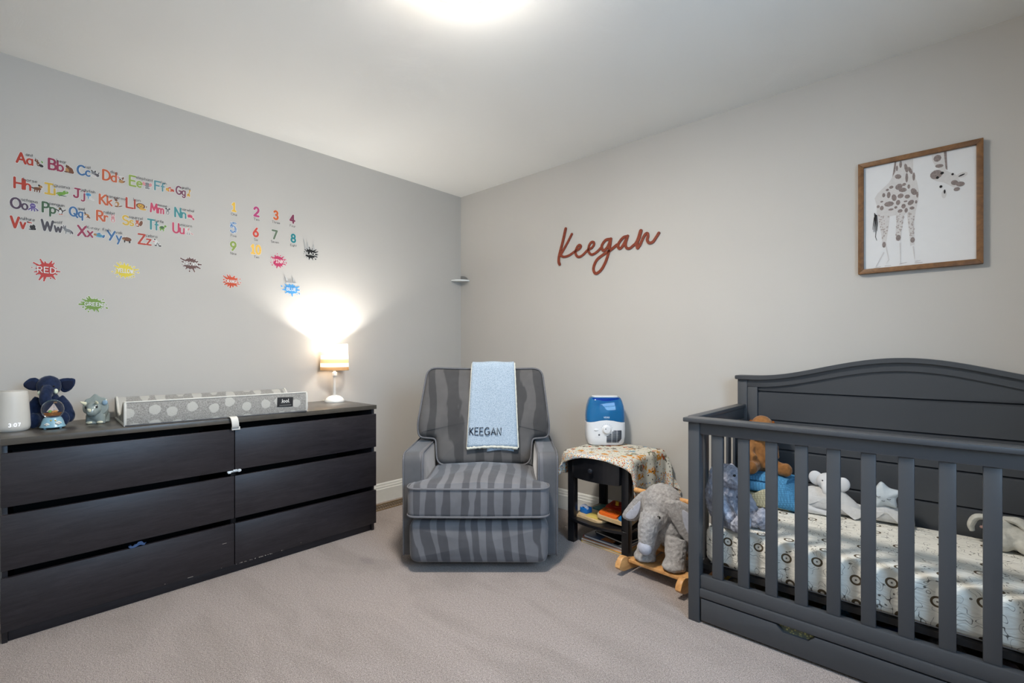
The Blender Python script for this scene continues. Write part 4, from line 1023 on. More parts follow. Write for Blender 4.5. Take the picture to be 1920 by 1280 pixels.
ua_ = bpy.data.lights.new('table_lamp_bulb_top', 'AREA'); ua_.shape = 'DISK'; ua_.size = .05; ua_.energy = TABLE_LAMP_UP_WATTS; ua_.color = (1.0, .965, .92)
uo_ = bpy.data.objects.new('table_lamp_bulb_top', ua_); COL.objects.link(uo_); uo_.location = (0, 0, .330); uo_.rotation_euler = (PI, 0, 0); uo_.parent = tl

# ------------------------------------------------------------------ upholstered glider recliner
def m_velvet(nm, scale, dist, rotz, c0=(84, 84, 87), c1=(112, 112, 115), sc3=(1, .45, .45), shear=0.0):
    k = NT(nm, .9, .12)
    v = k.co(scale=sc3, rot=(0, rotz, 0))
    if shear:
        sp_ = k.n('ShaderNodeSeparateXYZ'); k.l(v, sp_.inputs[0]); cb = k.n('ShaderNodeCombineXYZ')
        k.l(k.math('ADD', sp_.outputs[0], k.math('MULTIPLY', sp_.outputs[1], shear)), cb.inputs[0]); k.l(sp_.outputs[1], cb.inputs[1]); k.l(sp_.outputs[2], cb.inputs[2])
        v = cb.outputs[0]
    w = k.n('ShaderNodeTexWave', wave_type='BANDS', bands_direction='X', wave_profile='SIN')
    w.inputs['Scale'].default_value = scale; w.inputs['Distortion'].default_value = dist; w.inputs['Detail'].default_value = 1.5; w.inputs['Detail Scale'].default_value = 1.3
    k.l(v, w.inputs['Vector'])
    sn = k.noise(k.co(scale=(9 * sc3[0], 9 * sc3[1] * .5, 9 * sc3[2] * .5), rot=(0, rotz * 1.5, 0)), 1.6, 2, .5, .4).outputs['Fac']
    f = k.ramp(k.math('ADD', k.math('MULTIPLY', w.outputs['Fac'], .5), k.math('MULTIPLY', k.math('SUBTRACT', sn, .25), 1.0)), [(.47, (0, 0, 0)), (.54, (1, 1, 1))])
    soft = k.noise(k.co(), 7, 3, .6).outputs['Fac']
    a = k.mix(f, lin(c0), lin(c1))
    b = k.ramp(soft, [(.3, (.84, .84, .84)), (.7, (1.08, 1.08, 1.08))])
    k.base(k.mix(1.0, a, b, 'MULTIPLY'))
    k.b.inputs['Sheen Weight'].default_value = .35; k.b.inputs['Sheen Roughness'].default_value = .35
    k.bump(k.noise(k.co(), 420, 2).outputs['Fac'], .12, .001)
    return k.m
V_SEAT = m_velvet('grey_velvet_seat', 4.2, 4.0, R(0), shear=.0)
V_FOOT = m_velvet('grey_velvet_footrest', 4.0, 4.5, R(8))
V_BACK = m_velvet('grey_velvet_back', 2.6, 5.0, R(6), (72, 71, 71), (94, 92, 91), (1, .5, .6))
V_ARM = m_velvet('grey_velvet_arm', 1.6, 5.0, 0, (92, 92, 94), (108, 107, 110))
V_PIPE = plain((106, 106, 109), .85, .15, .08, 60)
ch_ = thing('recliner', 'grey velvet recliner armchair with brushed stripes in the nap, in the room corner', 'armchair', (1.045, -.738, 0), (0, 0, R(42.35)))
# local: x to the right, y away from the viewer, z up
def rounded(pts, r, n=5):
    """round the corners of a polygon; r scalar or list"""
    out = []; m = len(pts)
    for i in range(m):
        p = Vector(pts[i]); a = Vector(pts[i - 1]) - p; b = Vector(pts[(i + 1) % m]) - p
        rr = r[i] if isinstance(r, (list, tuple)) else r
        d = min(rr, a.length * .48, b.length * .48)
        p0 = p + a.normalized() * d; p1 = p + b.normalized() * d
        for k in range(n + 1):
            t = k / n; out.append((p0 * (1 - t) ** 2 + p * 2 * t * (1 - t) + p1 * t * t))
    # subdivide long edges so the puffed faces stay smooth
    res = []
    for i in range(len(out)):
        a, b = out[i], out[(i + 1) % len(out)]
        L = (b - a).length; k = max(1, int(L / .035))
        for j in range(k): res.append(tuple(a + (b - a) * j / k))
    return res
def crown_back(x, s): return 0
# base
obj('swivel_base', MB().lathe([(0, .0), (.27, .0), (.28, .006), (.28, .018), (.26, .03), (.10, .034), (.10, .06), (0, .06)], n=40), plain((26, 26, 28), .5, .3), ch_)
obj('frame', MB().box(-.30, -.38, .05, .30, .16, .275, .02), V_ARM, ch_)
# footrest panel
fo_ = rounded([(-.348, .052), (.344, .050), (.350, .262), (-.352, .262)], .045)
obj('footrest', MB().puff(fo_, lambda u, v, t: (u, -.440 - t, v), .125, .032, .012, 0.0, inner=6), V_FOOT, ch_)
# seat cushion, T shaped
sp_ = rounded([(-.358, -.520), (.350, -.520), (.354, -.415), (.288, -.402), (.288, -.02), (-.288, -.02), (-.288, -.402), (-.362, -.415)], [.055, .055, .04, .03, .03, .03, .03, .04])
seat = obj('seat_cushion', MB().puff(sp_, lambda u, v, t: (u, v - .008 * math.cos(u * 4), .362 + t + (.020 * max(0, 1 - abs(u) / .36) if t > 0 else 0) * (1 if v > -.5 else .3)), .162, .03, .022, 0.0, inner=8), V_SEAT, ch_)
def ring_pts(ol, f): return [f(u, v) for u, v in ol]
obj('piping', MB().tube(ring_pts(sp_, lambda u, v: (u, v - .008 * math.cos(u * 4), .362 + .081 - .012)), .0052, 6, True).tube(ring_pts(sp_, lambda u, v: (u, v - .008 * math.cos(u * 4), .362 - .081 + .012)), .0052, 6, True), V_PIPE, seat)
# arms
for sgn in (-1, 1):
    xo, xi = sgn * .408, sgn * .292
    prof = rounded([(-.398, .048), (.17, .060), (.20, .575), (-.398, .578)], [.02, .02, .05, .06], 6)
    arm = obj('arm', MB().puff([(p[0], p[1]) for p in prof], lambda u, v, t: ((xo + xi) / 2 + t + (.012 * sgn * max(0, (v - .35)) if v > .35 else 0), u, v), .114, .020, .005, .005, seg=4, inner=5), V_ARM, ch_)
    pl2 = [p for p in prof]
    for sx_ in (-1, 1):
        obj('piping', MB().tube([((xo + xi) / 2 + sx_ * (.057 - .008) + (.012 * sgn * max(0, (v - .35)) if v > .35 else 0), u, v) for u, v in pl2], .0042, 6, True), V_PIPE, arm)
# back
TILT = R(15)
def back3(u, s, t):
    # u across, s up along the back, t positive towards the viewer
    y0, z0 = -.115, .43
    curl = .030 * (abs(u) / .36) ** 2.5 * min(1, max(0, (s - .16) / .1))
    tt = t + curl * (1 if t > 0 else .6)
    y = y0 + s * math.sin(TILT) - tt * math.cos(TILT) + .10
    z = z0 + s * math.cos(TILT) + tt * math.sin(TILT)
    return (u, y, z)
bo = rounded([(-.275, .0), (.275, .0), (.290, .150), (.385, .158), (.392, .215), (.352, .575), (-.352, .578), (-.398, .215), (-.390, .158), (-.290, .150)], [.05, .05, .02, .03, .05, .06, .06, .05, .03, .02], 5)
bk = obj('backrest', MB().puff(bo, back3, .20, .045, .018, 0.0, inner=8), V_BACK, ch_)
obj('piping', MB().tube([back3(u * .985, s if s < .3 else s - .004, .10 - .014) for u, s in bo], .0052, 6, True), V_PIPE, bk)

# ------------------------------------------------------------------ blue name blanket hung over the recliner back
k = NT('pale_blue_chenille', .95, .1)
nz = k.noise(k.co(), 300, 3, .7).outputs['Fac']
k.base(k.ramp(nz, [(.34, lin((120, 138, 156))), (.5, lin((164, 180, 194))), (.68, lin((190, 202, 212)))])); k.bump(nz, .6, .003); k.b.inputs['Sheen Weight'].default_value = .2
M_BLK = k.m; M_FR = plain((214, 212, 198), .9, .1, .08, 150, .6, 300)
bt_ = thing('name_blanket', 'pale blue fringed blanket with black embroidered letters draped over the recliner back', 'blanket', (1.045, -.738, 0), (0, 0, R(42.35)))
def drape(u, s_, off):
    """s_ arc length from the front hem (0) up over the top and down behind"""
    top = .578; lift = .125 + off
    hem = .095
    s = hem + s_
    if s < top + .008: return back3(u, s, lift - .004 * math.sin(s * 9))
    a = (s - top - .008)
    R_ = .125
    if a < R_ * PI * .9:
        th_ = a / R_
        return back3(u, top + .010 + off + .03 * math.sin(th_), lift * math.cos(th_))
    return back3(u, top - (a - R_ * PI * .9), -lift * .97)
def sheet(off, u0, u1, v0, v1, nu=14, nv=44, skew=0.0, wav=.004):
    m = MB(); g_ = []
    for j in range(nv + 1):
        s_ = v0 + (v1 - v0) * j / nv; row = []
        for i in range(nu + 1):
            f_ = i / nu
            wide = 1.0 + .16 * (1 - min(1, s_ / .5))
            u = (u0 + u1) / 2 + (f_ - .5) * (u1 - u0) * wide + skew * s_
            p = drape(u, s_ + .010 * math.sin(f_ * 3.0) * (1 if s_ < .02 else 0), off + wav * math.sin(f_ * 9 + s_ * 6) * .5)
            row.append(m.bm.verts.new(p))
        g_.append(row)
    for a, b in zip(g_[:-1], g_[1:]):
        for i in range(nu): m.bm.faces.new((a[i], a[i + 1], b[i + 1], b[i]))
    return m
o = obj('cloth', sheet(0, -.076, .178, 0, .98), M_BLK, bt_, ang=80)
md = o.modifiers.new('thick', 'SOLIDIFY'); md.thickness = .008; md.offset = 1; bake(o)
o2 = obj('under_fold', sheet(-.013, .03, .165, -.022, .10, 8, 8), M_BLK, bt_, ang=80)
md = o2.modifiers.new('thick', 'SOLIDIFY'); md.thickness = .006; md.offset = 0; bake(o2)
fr_ = MB()
rnd = random.Random(9)
def edge_pts(fu, s0, s1, n):
    return [fu(s0 + (s1 - s0) * i / n) for i in range(n + 1)]
hem = []
for i in range(41):
    f_ = i / 40; u = .051 + (f_ - .5) * .254 * 1.16
    p = drape(u, .010 * math.sin(f_ * 3.0) - .004, .002 + .002 * math.sin(f_ * 9)); hem.append((p[0], p[1], p[2] + rnd.uniform(-.0015, .0015)))
fr_.tube(hem, [.0085 + rnd.uniform(-.0015, .0015) for _ in hem], 8)
rs = []
for i in range(41):
    s_ = .97 * i / 40 * .62; wide = 1.0 + .16 * (1 - min(1, s_ / .5)); u = .051 + .5 * .254 * wide
    p = drape(u + .002, s_, -.004 + .002 * math.sin(9 + s_ * 6)); rs.append(p)
fr_.tube(rs, [.0055 + rnd.uniform(-.001, .001) for _ in rs], 8)
ls = []
for i in range(31):
    s_ = .60 * i / 30; wide = 1.0 + .16 * (1 - min(1, s_ / .5)); u = .051 - .5 * .254 * wide
    ls.append(drape(u - .001, s_, -.003 + .002 * math.sin(s_ * 6)))
fr_.tube(ls, [.0035 + rnd.uniform(-.0006, .0006) for _ in ls], 8)
obj('fringe', fr_, M_FR, bt_)
st_, xe = text_strokes('KEEGAN', .042, 0, 0, .24, .84)
em = MB()
for q_ in st_:
    pts = []
    for px, py in q_: pts.append(drape(px - .080, py + .072, .0150))
    em.tube(pts, .0026, 6)
obj('embroidery', em, plain((30, 38, 52), .8, .2), bt_)

# ------------------------------------------------------------------ black side table
BLKP = plain((20, 20, 23), .32, .5, .1, 30)
TX0, TX1, TY0, TY1, TZ = 1.455, 1.850, -.455, -.075, .530
tb = thing('side_table', 'small black bow-front side table with one drawer and a lower shelf', 'side table', ((TX0 + TX1) / 2, (TY0 + TY1) / 2, 0))
hx, hy = (TX1 - TX0) / 2, (TY1 - TY0) / 2
for sx_ in (-1, 1):
    for sy_ in (-1, 1):
        a, b = sx_ * hx, sx_ * (hx - .042); c, d = sy_ * hy, sy_ * (hy - .042)
        obj('leg', MB().box(min(a, b), min(c, d), 0, max(a, b), max(c, d), .515, .002), BLKP, tb)
def bow(x, depth=.045): return -depth * (1 - (x / hx) ** 2)
def bowed(y_front, y_back, x0, x1, z0, z1, depth=.045, bev=.0015):
    xs = [x0 + (x1 - x0) * i / 14 for i in range(15)]
    return MB().prism([(x, y_front + bow(x, depth)) for x in xs] + [(x1, y_back), (x0, y_back)], lambda u, v, t: (u, v, t), z0, z1, bev=bev)
obj('top', bowed(-hy - .004, hy + .004, -hx - .004, hx + .004, .515, .530, .048), BLKP, tb)
obj('side_rail', MB().box(-hx + .006, -hy + .042, .385, -hx + .024, hy - .042, .515, .001), BLKP, tb)
obj('side_rail', MB().box(hx - .024, -hy + .042, .385, hx - .006, hy - .042, .515, .001), BLKP, tb)
obj('back_rail', MB().box(-hx + .042, hy - .026, .385, hx - .042, hy - .008, .515, .001), BLKP, tb)
dw = obj('drawer', bowed(-hy + .001, -hy + .03, -hx + .044, hx - .044, .388, .512, .050, .002), BLKP, tb)
obj('knob', MB().lathe([(.0, 0), (.006, 0), (.006, .008), (.013, .014), (.014, .020), (.010, .026), (.0, .028)], n=20), plain((34, 36, 42), .2, .6), dw, loc=(0, -hy - .048, .452), rot=(R(90), 0, 0))
obj('shelf', bowed(-hy + .004, hy - .004, -hx + .004, hx - .004, .128, .143, .040), BLKP, tb)

# ------------------------------------------------------------------ printed baby blanket draped over it
def m_print():
    k = NT('animal_print_flannel', .9, .1)
    tc_ = k.n('ShaderNodeUVMap')
    uv = tc_.outputs[0]
    sep = k.n('ShaderNodeSeparateXYZ'); k.l(uv, sep.inputs[0])
    ax = k.math('ABSOLUTE', sep.outputs[0]); ay = k.math('ABSOLUTE', sep.outputs[1])
    edge = k.math('MAXIMUM', k.math('DIVIDE', ax, .405), k.math('DIVIDE', ay, .365))
    cream = lin((218, 214, 200))
    def blobs(scale, thr, stops, off, wob=.10, prob=.5):
        mp = k.n('ShaderNodeMapping'); mp.inputs['Location'].default_value = off; k.l(uv, mp.inputs['Vector'])
        nz_ = k.n('ShaderNodeTexNoise'); nz_.inputs['Scale'].default_value = 55; nz_.inputs['Detail'].default_value = 2; k.l(mp.outputs[0], nz_.inputs['Vector'])
        ds = k.n('ShaderNodeVectorMath', operation='MULTIPLY_ADD'); k.l(nz_.outputs['Color'], ds.inputs[0]); ds.inputs[1].default_value = (wob / scale * 4,) * 3; k.l(mp.outputs[0], ds.inputs[2])
        vo = k.n('ShaderNodeTexVoronoi', voronoi_dimensions='2D'); vo.inputs['Scale'].default_value = scale; vo.inputs['Randomness'].default_value = .6; k.l(ds.outputs[0], vo.inputs['Vector'])
        s2 = k.n('ShaderNodeSeparateColor'); k.l(vo.outputs['Color'], s2.inputs[0])
        m1 = k.math('LESS_THAN', vo.outputs['Distance'], thr); m2 = k.math('LESS_THAN', s2.outputs[1], prob)
        return k.math('MULTIPLY', m1, m2), k.ramp(s2.outputs[0], stops, 'CONSTANT')
    x = cream
    for sc_, thr, off, st in ((18, .31, (.03, .01, 0), [(0, lin((206, 140, 60))), (.34, lin((160, 84, 52))), (.44, lin((128, 120, 106))), (.66, lin((204, 156, 84))), (.88, lin((110, 152, 174)))]),
                          (17, .22, (.055, .035, 0), [(0, lin((214, 140, 48))), (.35, lin((94, 84, 70))), (.6, lin((190, 92, 48))), (.8, lin((150, 140, 128)))]),
                          (46, .20, (.2, .1, 0), [(0, lin((74, 68, 60))), (.4, lin((180, 170, 150))), (.6, lin((150, 176, 110))), (.8, lin((206, 140, 60)))])):
        m_, c_ = blobs(sc_, thr, st, off, .30, .5); x = k.mix(m_, x, c_)
    dots = cream
    for sc_, off, st in ((95, (0, 0, 0), [(0, lin((212, 144, 60))), (.33, lin((112, 150, 186))), (.55, lin((170, 160, 140))), (.8, lin((196, 104, 70)))]),):
        m_, c_ = blobs(sc_, .36, st, off, .0, .75); dots = k.mix(m_, dots, c_)
    x = k.mix(k.math('GREATER_THAN', edge, .80), x, dots)
    k.base(x)
    tr = k.n('ShaderNodeBsdfTranslucent'); k.l(x, tr.inputs['Color']) if not isinstance(x, tuple) else None
    mx = k.n('ShaderNodeMixShader'); mx.inputs[0].default_value = .12; out = k.t.nodes['Material Output']
    k.l(k.b.outputs[0], mx.inputs[1]); k.l(tr.outputs[0], mx.inputs[2]); k.l(mx.outputs[0], out.inputs[0])
    return k.m
m_ = MB(); uvl = m_.bm.loops.layers.uv.new('uv')
NU, NV = 64, 60; U0, U1, V0, V1 = -.405, .405, -.365, .365
cx_, cy_ = (TX0 + TX1) / 2 + .030, (TY0 + TY1) / 2 + .0
bx, by = hx + .008, hy + .008
grid = []; uvs = {}
for j in range(NV + 1):
    row = []
    for i in range(NU + 1):
        u = U0 + (U1 - U0) * i / NU; v = V0 + (V1 - V0) * j / NV
        # place of the sheet over the table: turned a little, more of it on the right
        ro = R(3); X = u * math.cos(ro) - v * math.sin(ro) + .030; Y = u * math.sin(ro) + v * math.cos(ro) + .100
        xf = max(-bx, min(bx, X)); fy = -by - .048 * (1 - (xf / hx) ** 2) if True else -by
        yf = max(fy, min(by, Y))
        dx, dy = X - xf, Y - yf; d = math.hypot(dx, dy)
        z = TZ + .003 + .0015 * mnoise.noise((X * 20, Y * 20, 1))
        if d > 0:
            nx, ny = dx / d, dy / d
            corner = abs(dx) > 1e-6 and abs(dy) > 1e-6
            flare = (.50 * min(1.0, abs(nx * ny) * 2.2) if corner else .0)
            rr = .012
            if d < rr * PI / 2:
                a = d / rr; out_ = rr * math.sin(a); dn = rr * (1 - math.cos(a))
            else:
                e = d - rr * PI / 2; out_ = rr + e * flare * .7; dn = rr + e * math.sqrt(max(.05, 1 - (flare * .7) ** 2))
            wv = min(1, d / .10)
            along = Y if abs(dx) > abs(dy) else X
            out_ += wv * (.012 * math.sin(along * 34 + 1.0) + .008 * math.sin(along * 57)) + .006 * wv
            px, py = xf + nx * out_, yf + ny * out_
            z -= dn
        else: px, py = X, Y
        wx, wy = (TX0 + TX1) / 2 + px, (TY0 + TY1) / 2 + py
        wy = min(wy, -.018 - .010 * (i % 2) * 0)
        vt = m_.bm.verts.new((wx, wy, z)); uvs[vt] = (u, v); row.append(vt)
    grid.append(row)
for a, b in zip(grid[:-1], grid[1:]):
    for i in range(NU):
        f = m_.bm.faces.new((a[i], a[i + 1], b[i + 1], b[i]))
        for lp in f.loops: lp[uvl].uv = uvs[lp.vert]
bb = obj('baby_blanket', m_, m_print(), ang=70, recalc=False)
md = bb.modifiers.new('soften', 'SMOOTH'); md.factor = .5; md.iterations = 4
md = bb.modifiers.new('thick', 'SOLIDIFY'); md.thickness = .003; md.offset = 1
bake(bb)
tag(bb, 'white baby blanket printed with orange and brown animals draped over the black side table', 'blanket')

# ------------------------------------------------------------------ humidifier
hm = thing('humidifier', 'white humidifier with a translucent blue water tank standing on the printed blanket', 'humidifier', (1.524, -.160, TZ + .0065), (0, 0, R(40)))
HWt = plain((222, 224, 226), .28, .5, .01)
def sq(rx, ry, z, e=3.6, n=48):
    o = []
    for i in range(n):
        a = 2 * PI * i / n; c, s_ = math.cos(a), math.sin(a)
        o.append((rx * math.copysign(abs(c) ** (2 / e), c), ry * math.copysign(abs(s_) ** (2 / e), s_), z))
    return o
def seam(x): return .150 + .008 * math.cos(x / .118 * PI)
def bodyring(f, top=False):
    zz_ = f
    return zz_
b = MB()
rg = [sq(.092, .058, 0), sq(.105, .068, .004), sq(.114, .074, .016), sq(.120, .079, .05), sq(.1215, .080, .10)]
rg.append([(x, y, seam(x) - .002) for x, y, z in sq(.120, .079, .15)]); rg.append([(x * .96, y * .95, seam(x)) for x, y, z in sq(.120, .079, .15)])
b.rings(rg); hb = obj('base', b, HWt, hm, ang=30)
tk = NT('translucent_blue_tank', .06, .5); tk.base(lin((52, 142, 206))); tk.b.inputs['Transmission Weight'].default_value = .6; tk.b.inputs['IOR'].default_value = 1.2; tk.b.inputs['Coat Weight'].default_value = .5
b = MB()
rg = [[(x, y, seam(x) + .001) for x, y, z in sq(.1185, .078, .15)]]
for (rx, ry, z) in ((.1205, .079, .175), (.1185, .077, .205), (.113, .073, .240), (.104, .066, .270), (.096, .060, .286), (.090, .055, .292), (.082, .048, .294)): rg.append(sq(rx, ry, z))
b.rings(rg); tkk = obj('water_tank', b, tk.m, hm, ang=30)
obj('tank_lid', MB().rings([sq(.080, .046, .294), sq(.080, .046, .298), sq(.076, .043, .2995)]) and (lambda m: (m.rings([sq(.080, .046, .2935), sq(.080, .046, .298), sq(.076, .043, .2995)]), m)[1])(MB()), HWt, hm, ang=30)
obj('tank_cap', (lambda m: (m.rings([sq(.074, .018, .240, 2), sq(.082, .02, .285, 2), sq(.082, .02, .290, 2)]), m)[1])(MB()), plain((10, 58, 150), .2, .5), hm, loc=(0, -.046, 0))
def front(x, z):   # y of the base front at (x, z)
    e = 3.6; ry = .080; rx = .1215
    return -ry * (max(0, 1 - (abs(x) / rx) ** e)) ** (1 / e)
obj('dial', MB().lathe([(.0, 0), (.028, 0), (.0285, .003), (.024, .006), (.023, .017), (.019, .021), (.0, .022)], n=32), HWt, hm, loc=(0, -.0795, .100), rot=(R(90), 0, 0))
obj('dial_pointer', MB().box(-.011, -.1035, .104, -.006, -.1015, .110, .0005, rot=(0, R(35), 0)), plain((70, 72, 76), .4, .3), hm)
tk_ = MB()
for a in range(20, 161, 20): tk_.box(.034 * math.cos(R(a)) - .001, -.0812, .100 + .034 * math.sin(R(a)) - .001, .034 * math.cos(R(a)) + .001, -.0795, .100 + .034 * math.sin(R(a)) + .0012)
for i in range(4): tk_.box(-.068 + i * .007, -.0805, .052, -.0665 + i * .007, -.0785, .0535)
obj('dial_ticks', tk_, plain((110, 112, 116), .5, .3), hm)
obj('button', MB().ell((-.062, -.0785, .098), (.014, .005, .007), u=20, v=10), HWt, hm)
obj('indicator', MB().box(-.050, -.081, .063, -.040, -.0785, .073, .0008, rot=(0, R(45), 0)), plain((84, 88, 96), .4, .4), hm)
gr = MB()
for r_ in range(11):
    z = .023 + r_ * .0068
    x0 = .000 if r_ < 6 else .004 + (r_ - 5) * .0075; x1 = .090 if r_ > 2 else .074 + r_ * .006
    xs = [x0, .030, .033, .061, .064, x1]
    for a, c in ((xs[0], xs[1]), (xs[2], xs[3]), (xs[4], xs[5])):
        if c - max(a, x0) > .004: 
            a = max(a, x0); ym = front((a + c) / 2, z)
            gr.box(a, min(front(a, z), front(c, z)) - .0006, z, c, ym + .004, z + .0038)
obj('air_grille', gr, plain((38, 42, 48), .6, .2), hm)
st_, xe = text_strokes('VICKS', .0085, 0, 0, .22, 1)
Flat(.0).strokes([[(px - xe / 2, py) for px, py in q_] for q_ in st_], .0017).build('lettering', plain((206, 224, 238), .5, .3, .01), tkk, loc=(0, -.0800, .170), rot=(R(90), 0, 0))

# ------------------------------------------------------------------ toys on the shelf, books on the floor
WOODL = plain((206, 176, 132), .5, .35, .12, 40)
def pt(pts, r=.02): return rounded(pts, r, 5)
t1 = thing('puzzle_board', 'round cornered wooden puzzle board with a blue block, at left on the lower shelf', 'toy', (1.585, -.300, .1435), (0, 0, R(-8)))
obj('board', MB().prism(pt([(-.105, -.135), (.105, -.135), (.105, .135), (-.105, .135)], .035), lambda u, v, t: (u, v, t), 0, .014, bev=.002), WOODL, t1)
obj('green_piece', MB().prism(pt([(-.085, .01), (.085, .01), (.085, .118), (-.085, .118)], .02), lambda u, v, t: (u, v, t), .0142, .020, bev=.001), plain((52, 106, 102), .5, .3, .1), t1)
obj('yellow_piece', MB().prism(pt([(-.02, -.12), (.08, -.12), (.08, -.03), (-.02, -.03)], .015), lambda u, v, t: (u, v, t), .0142, .018, bev=.001), plain((206, 184, 96), .5, .3, .1), t1)
bk_ = obj('blue_block', MB().box(-.082, -.095, .0142, -.030, -.045, .046, .003), plain((28, 108, 186), .4, .4), t1)
obj('block_arch', MB().prism([(-.056 + .027 * math.cos(R(a)), .040 + .024 * math.sin(R(a))) for a in range(0, 181, 15)] + [(-.056 + .014 * math.cos(R(a)), .040 + .012 * math.sin(R(a))) for a in range(180, -1, -15)], lambda u, v, t: (u, t, v), -.092, -.075), plain((196, 200, 216), .4, .4), bk_)
t2 = thing('shape_board', 'wooden toy board with red and orange trays, yellow peg, beside the puzzle board', 'toy', (1.715, -.300, .166), (R(2), R(7), R(8)))
obj('board', MB().prism(pt([(-.10, -.125), (.10, -.125), (.10, .125), (-.10, .125)], .03), lambda u, v, t: (u, v, t), 0, .020, bev=.002), WOODL, t2)
obj('red_tray', MB().prism(pt([(-.092, -.02), (.0, -.02), (.0, .112), (-.092, .112)], .014), lambda u, v, t: (u, v, t), .0202, .033, bev=.002), plain((206, 54, 32), .4, .4, .08), t2)
obj('orange_tray', MB().prism(pt([(-.090, -.115), (.02, -.115), (.02, -.024), (-.090, -.024)], .014), lambda u, v, t: (u, v, t), .0202, .033, bev=.002), plain((226, 106, 34), .4, .4, .08), t2)
obj('blue_tray', MB().prism(pt([(.026, -.115), (.092, -.115), (.092, -.03), (.026, -.03)], .014), lambda u, v, t: (u, v, t), .0202, .032, bev=.002), plain((36, 112, 172), .4, .4, .08), t2)
obj('green_disc', MB().cyl((.050, .055, .0202), (.050, .055, .034), .040, n=28), plain((42, 104, 98), .4, .4, .08), t2)
obj('peg', MB().cyl((-.046, .05, .033), (-.046, .05, .056), .011, .010, 16), plain((230, 178, 62), .4, .4), t2)
obj('orange_ring', MB().tube([(-.035 + .028 * math.cos(R(a)), -.07 + .028 * math.sin(R(a)), .034) for a in range(0, 360, 20)], .004, 8, True), plain((196, 84, 26), .4, .4), t2)
obj('red_ring', MB().tube([(-.046 + .032 * math.cos(R(a)), .05 + .032 * math.sin(R(a)), .033) for a in range(0, 360, 20)], .004, 8, True), plain((176, 42, 26), .4, .4), t2)
t3 = thing('toy_cup', 'small grey toy cup at the back of the lower shelf', 'toy', (1.690, -.125, .1435))
obj('cup', MB().lathe([(0, 0), (.028, 0), (.034, .055), (.034, .058), (.030, .058), (.026, .006), (0, .006)], n=28), plain((150, 146, 142), .5, .3), t3)
obj('cup_band', MB().lathe([(.0335, .040), (.0348, .040), (.0352, .048), (.0338, .048)], n=28), plain((40, 38, 38), .5, .3), t3)
def book(label, x, y, z, w, d, h, rz, cover, spine, art=()):
    t = thing('picture_book', label, 'book', (x, y, z), (0, 0, R(rz)), 'books under the side table')
    obj('pages', MB().box(-w / 2 + .003, -d / 2 + .003, .002, w / 2 - .004, d / 2 - .003, h - .002), plain((214, 210, 200), .8, .2, .06, 200), t)
    obj('cover', MB().box(-w / 2, -d / 2, h - .002, w / 2, d / 2, h, .0005).box(-w / 2, -d / 2, 0, w / 2, d / 2, .002, .0005), plain(cover, .3, .4, .25, 22), t)
    obj('spine', MB().box(-w / 2 - .001, -d / 2, 0, -w / 2 + .0025, d / 2, h, .0008), plain(spine, .35, .4, .1), t)
    for i, (a, b, c, e, col) in enumerate(art):
        obj('cover_picture', MB().box(a, b, h, c, e, h + .0006), plain(col, .35, .35, .3, 45), t)
    return t
book('thin yellow edged picture book at the bottom of the pile under the table', 1.672, -.318, 0, .28, .215, .012, -4, (196, 160, 84), (206, 176, 74))
book('white and orange picture book second from the bottom of the pile', 1.668, -.312, .0125, .275, .22, .014, -2, (190, 120, 74), (196, 194, 190))
book('dark blue hardback picture book third in the pile, with orange cover art', 1.675, -.305, .027, .27, .22, .014, -5, (66, 82, 108), (150, 50, 44), ((-.02, -.10, .10, -.045, (186, 106, 48)), (.06, -.105, .13, -.06, (196, 192, 186))))
book('black and grey picture book on top of the floor pile', 1.700, -.270, .042, .22, .19, .012, -12, (42, 42, 48), (60, 58, 58), ((-.08, -.07, .05, .05, (26, 26, 28)),))

# ------------------------------------------------------------------ plush elephant rocker
GF = NT('light_grey_plush', .95, .08)
nz = GF.noise(GF.co(), 70, 3, .65).outputs['Fac']
GF.base(GF.ramp(nz, [(.3, lin((138, 135, 133))), (.7, lin((174, 171, 169)))])); GF.bump(nz, .6, .006); GF.b.inputs['Sheen Weight'].default_value = .3
GREYF = GF.m
GREYL = plain((176, 178, 188), .95, .1, .08, 70, .4, 200, .2)
WOODR = NT('honey_beech', .4, .4)
WOODR.base(WOODR.ramp(WOODR.noise(WOODR.co(scale=(30, 3, 30)), 2.5, 4, .6, .6).outputs['Fac'], [(.3, lin((186, 132, 78))), (.7, lin((214, 164, 106)))]))
WR = WOODR.m
re = thing('rocking_elephant', 'grey plush elephant rocker on honey coloured wooden runners beside the crib', 'rocking toy', (2.044, -.392, 0), (0, 0, R(-4)))
for x in (-.120, .198):
    top_ = spline([(-.285, .045), (-.262, .082), (-.225, .088), (-.17, .062), (-.08, .042), (.0, .036), (.10, .044), (.20, .070)], 5)
    bot_ = spline([(.20, .044), (.10, .012), (.0, .0), (-.10, .003), (-.18, .014), (-.25, .022), (-.285, .045)], 5)
    pl_ = [(p.x, p.y) for p in top_] + [(p.x, p.y) for p in bot_[:-1]]
    obj('runner', MB().prism(pl_, lambda u, v, t: (x + t, u, v), -.014, .014, bev=.004), WR, re)
for (y0, y1, x0, x1) in ((-.215, -.135, -.100, .215), (.02, .10, -.100, .215)):
    obj('platform_board', MB().box(x0, y0, .058, x1, y1, .074, .003), WR, re)
obj('foot_rest', MB().box(-.02, -.130, .0585, .06, .018, .073, .003), WR, re)
b = MB()
b.ell((.045, .045, .225), (.108, .150, .092)).ell((.045, .11, .20), (.10, .10, .10)).ell((.045, -.06, .24), (.095, .10, .088))
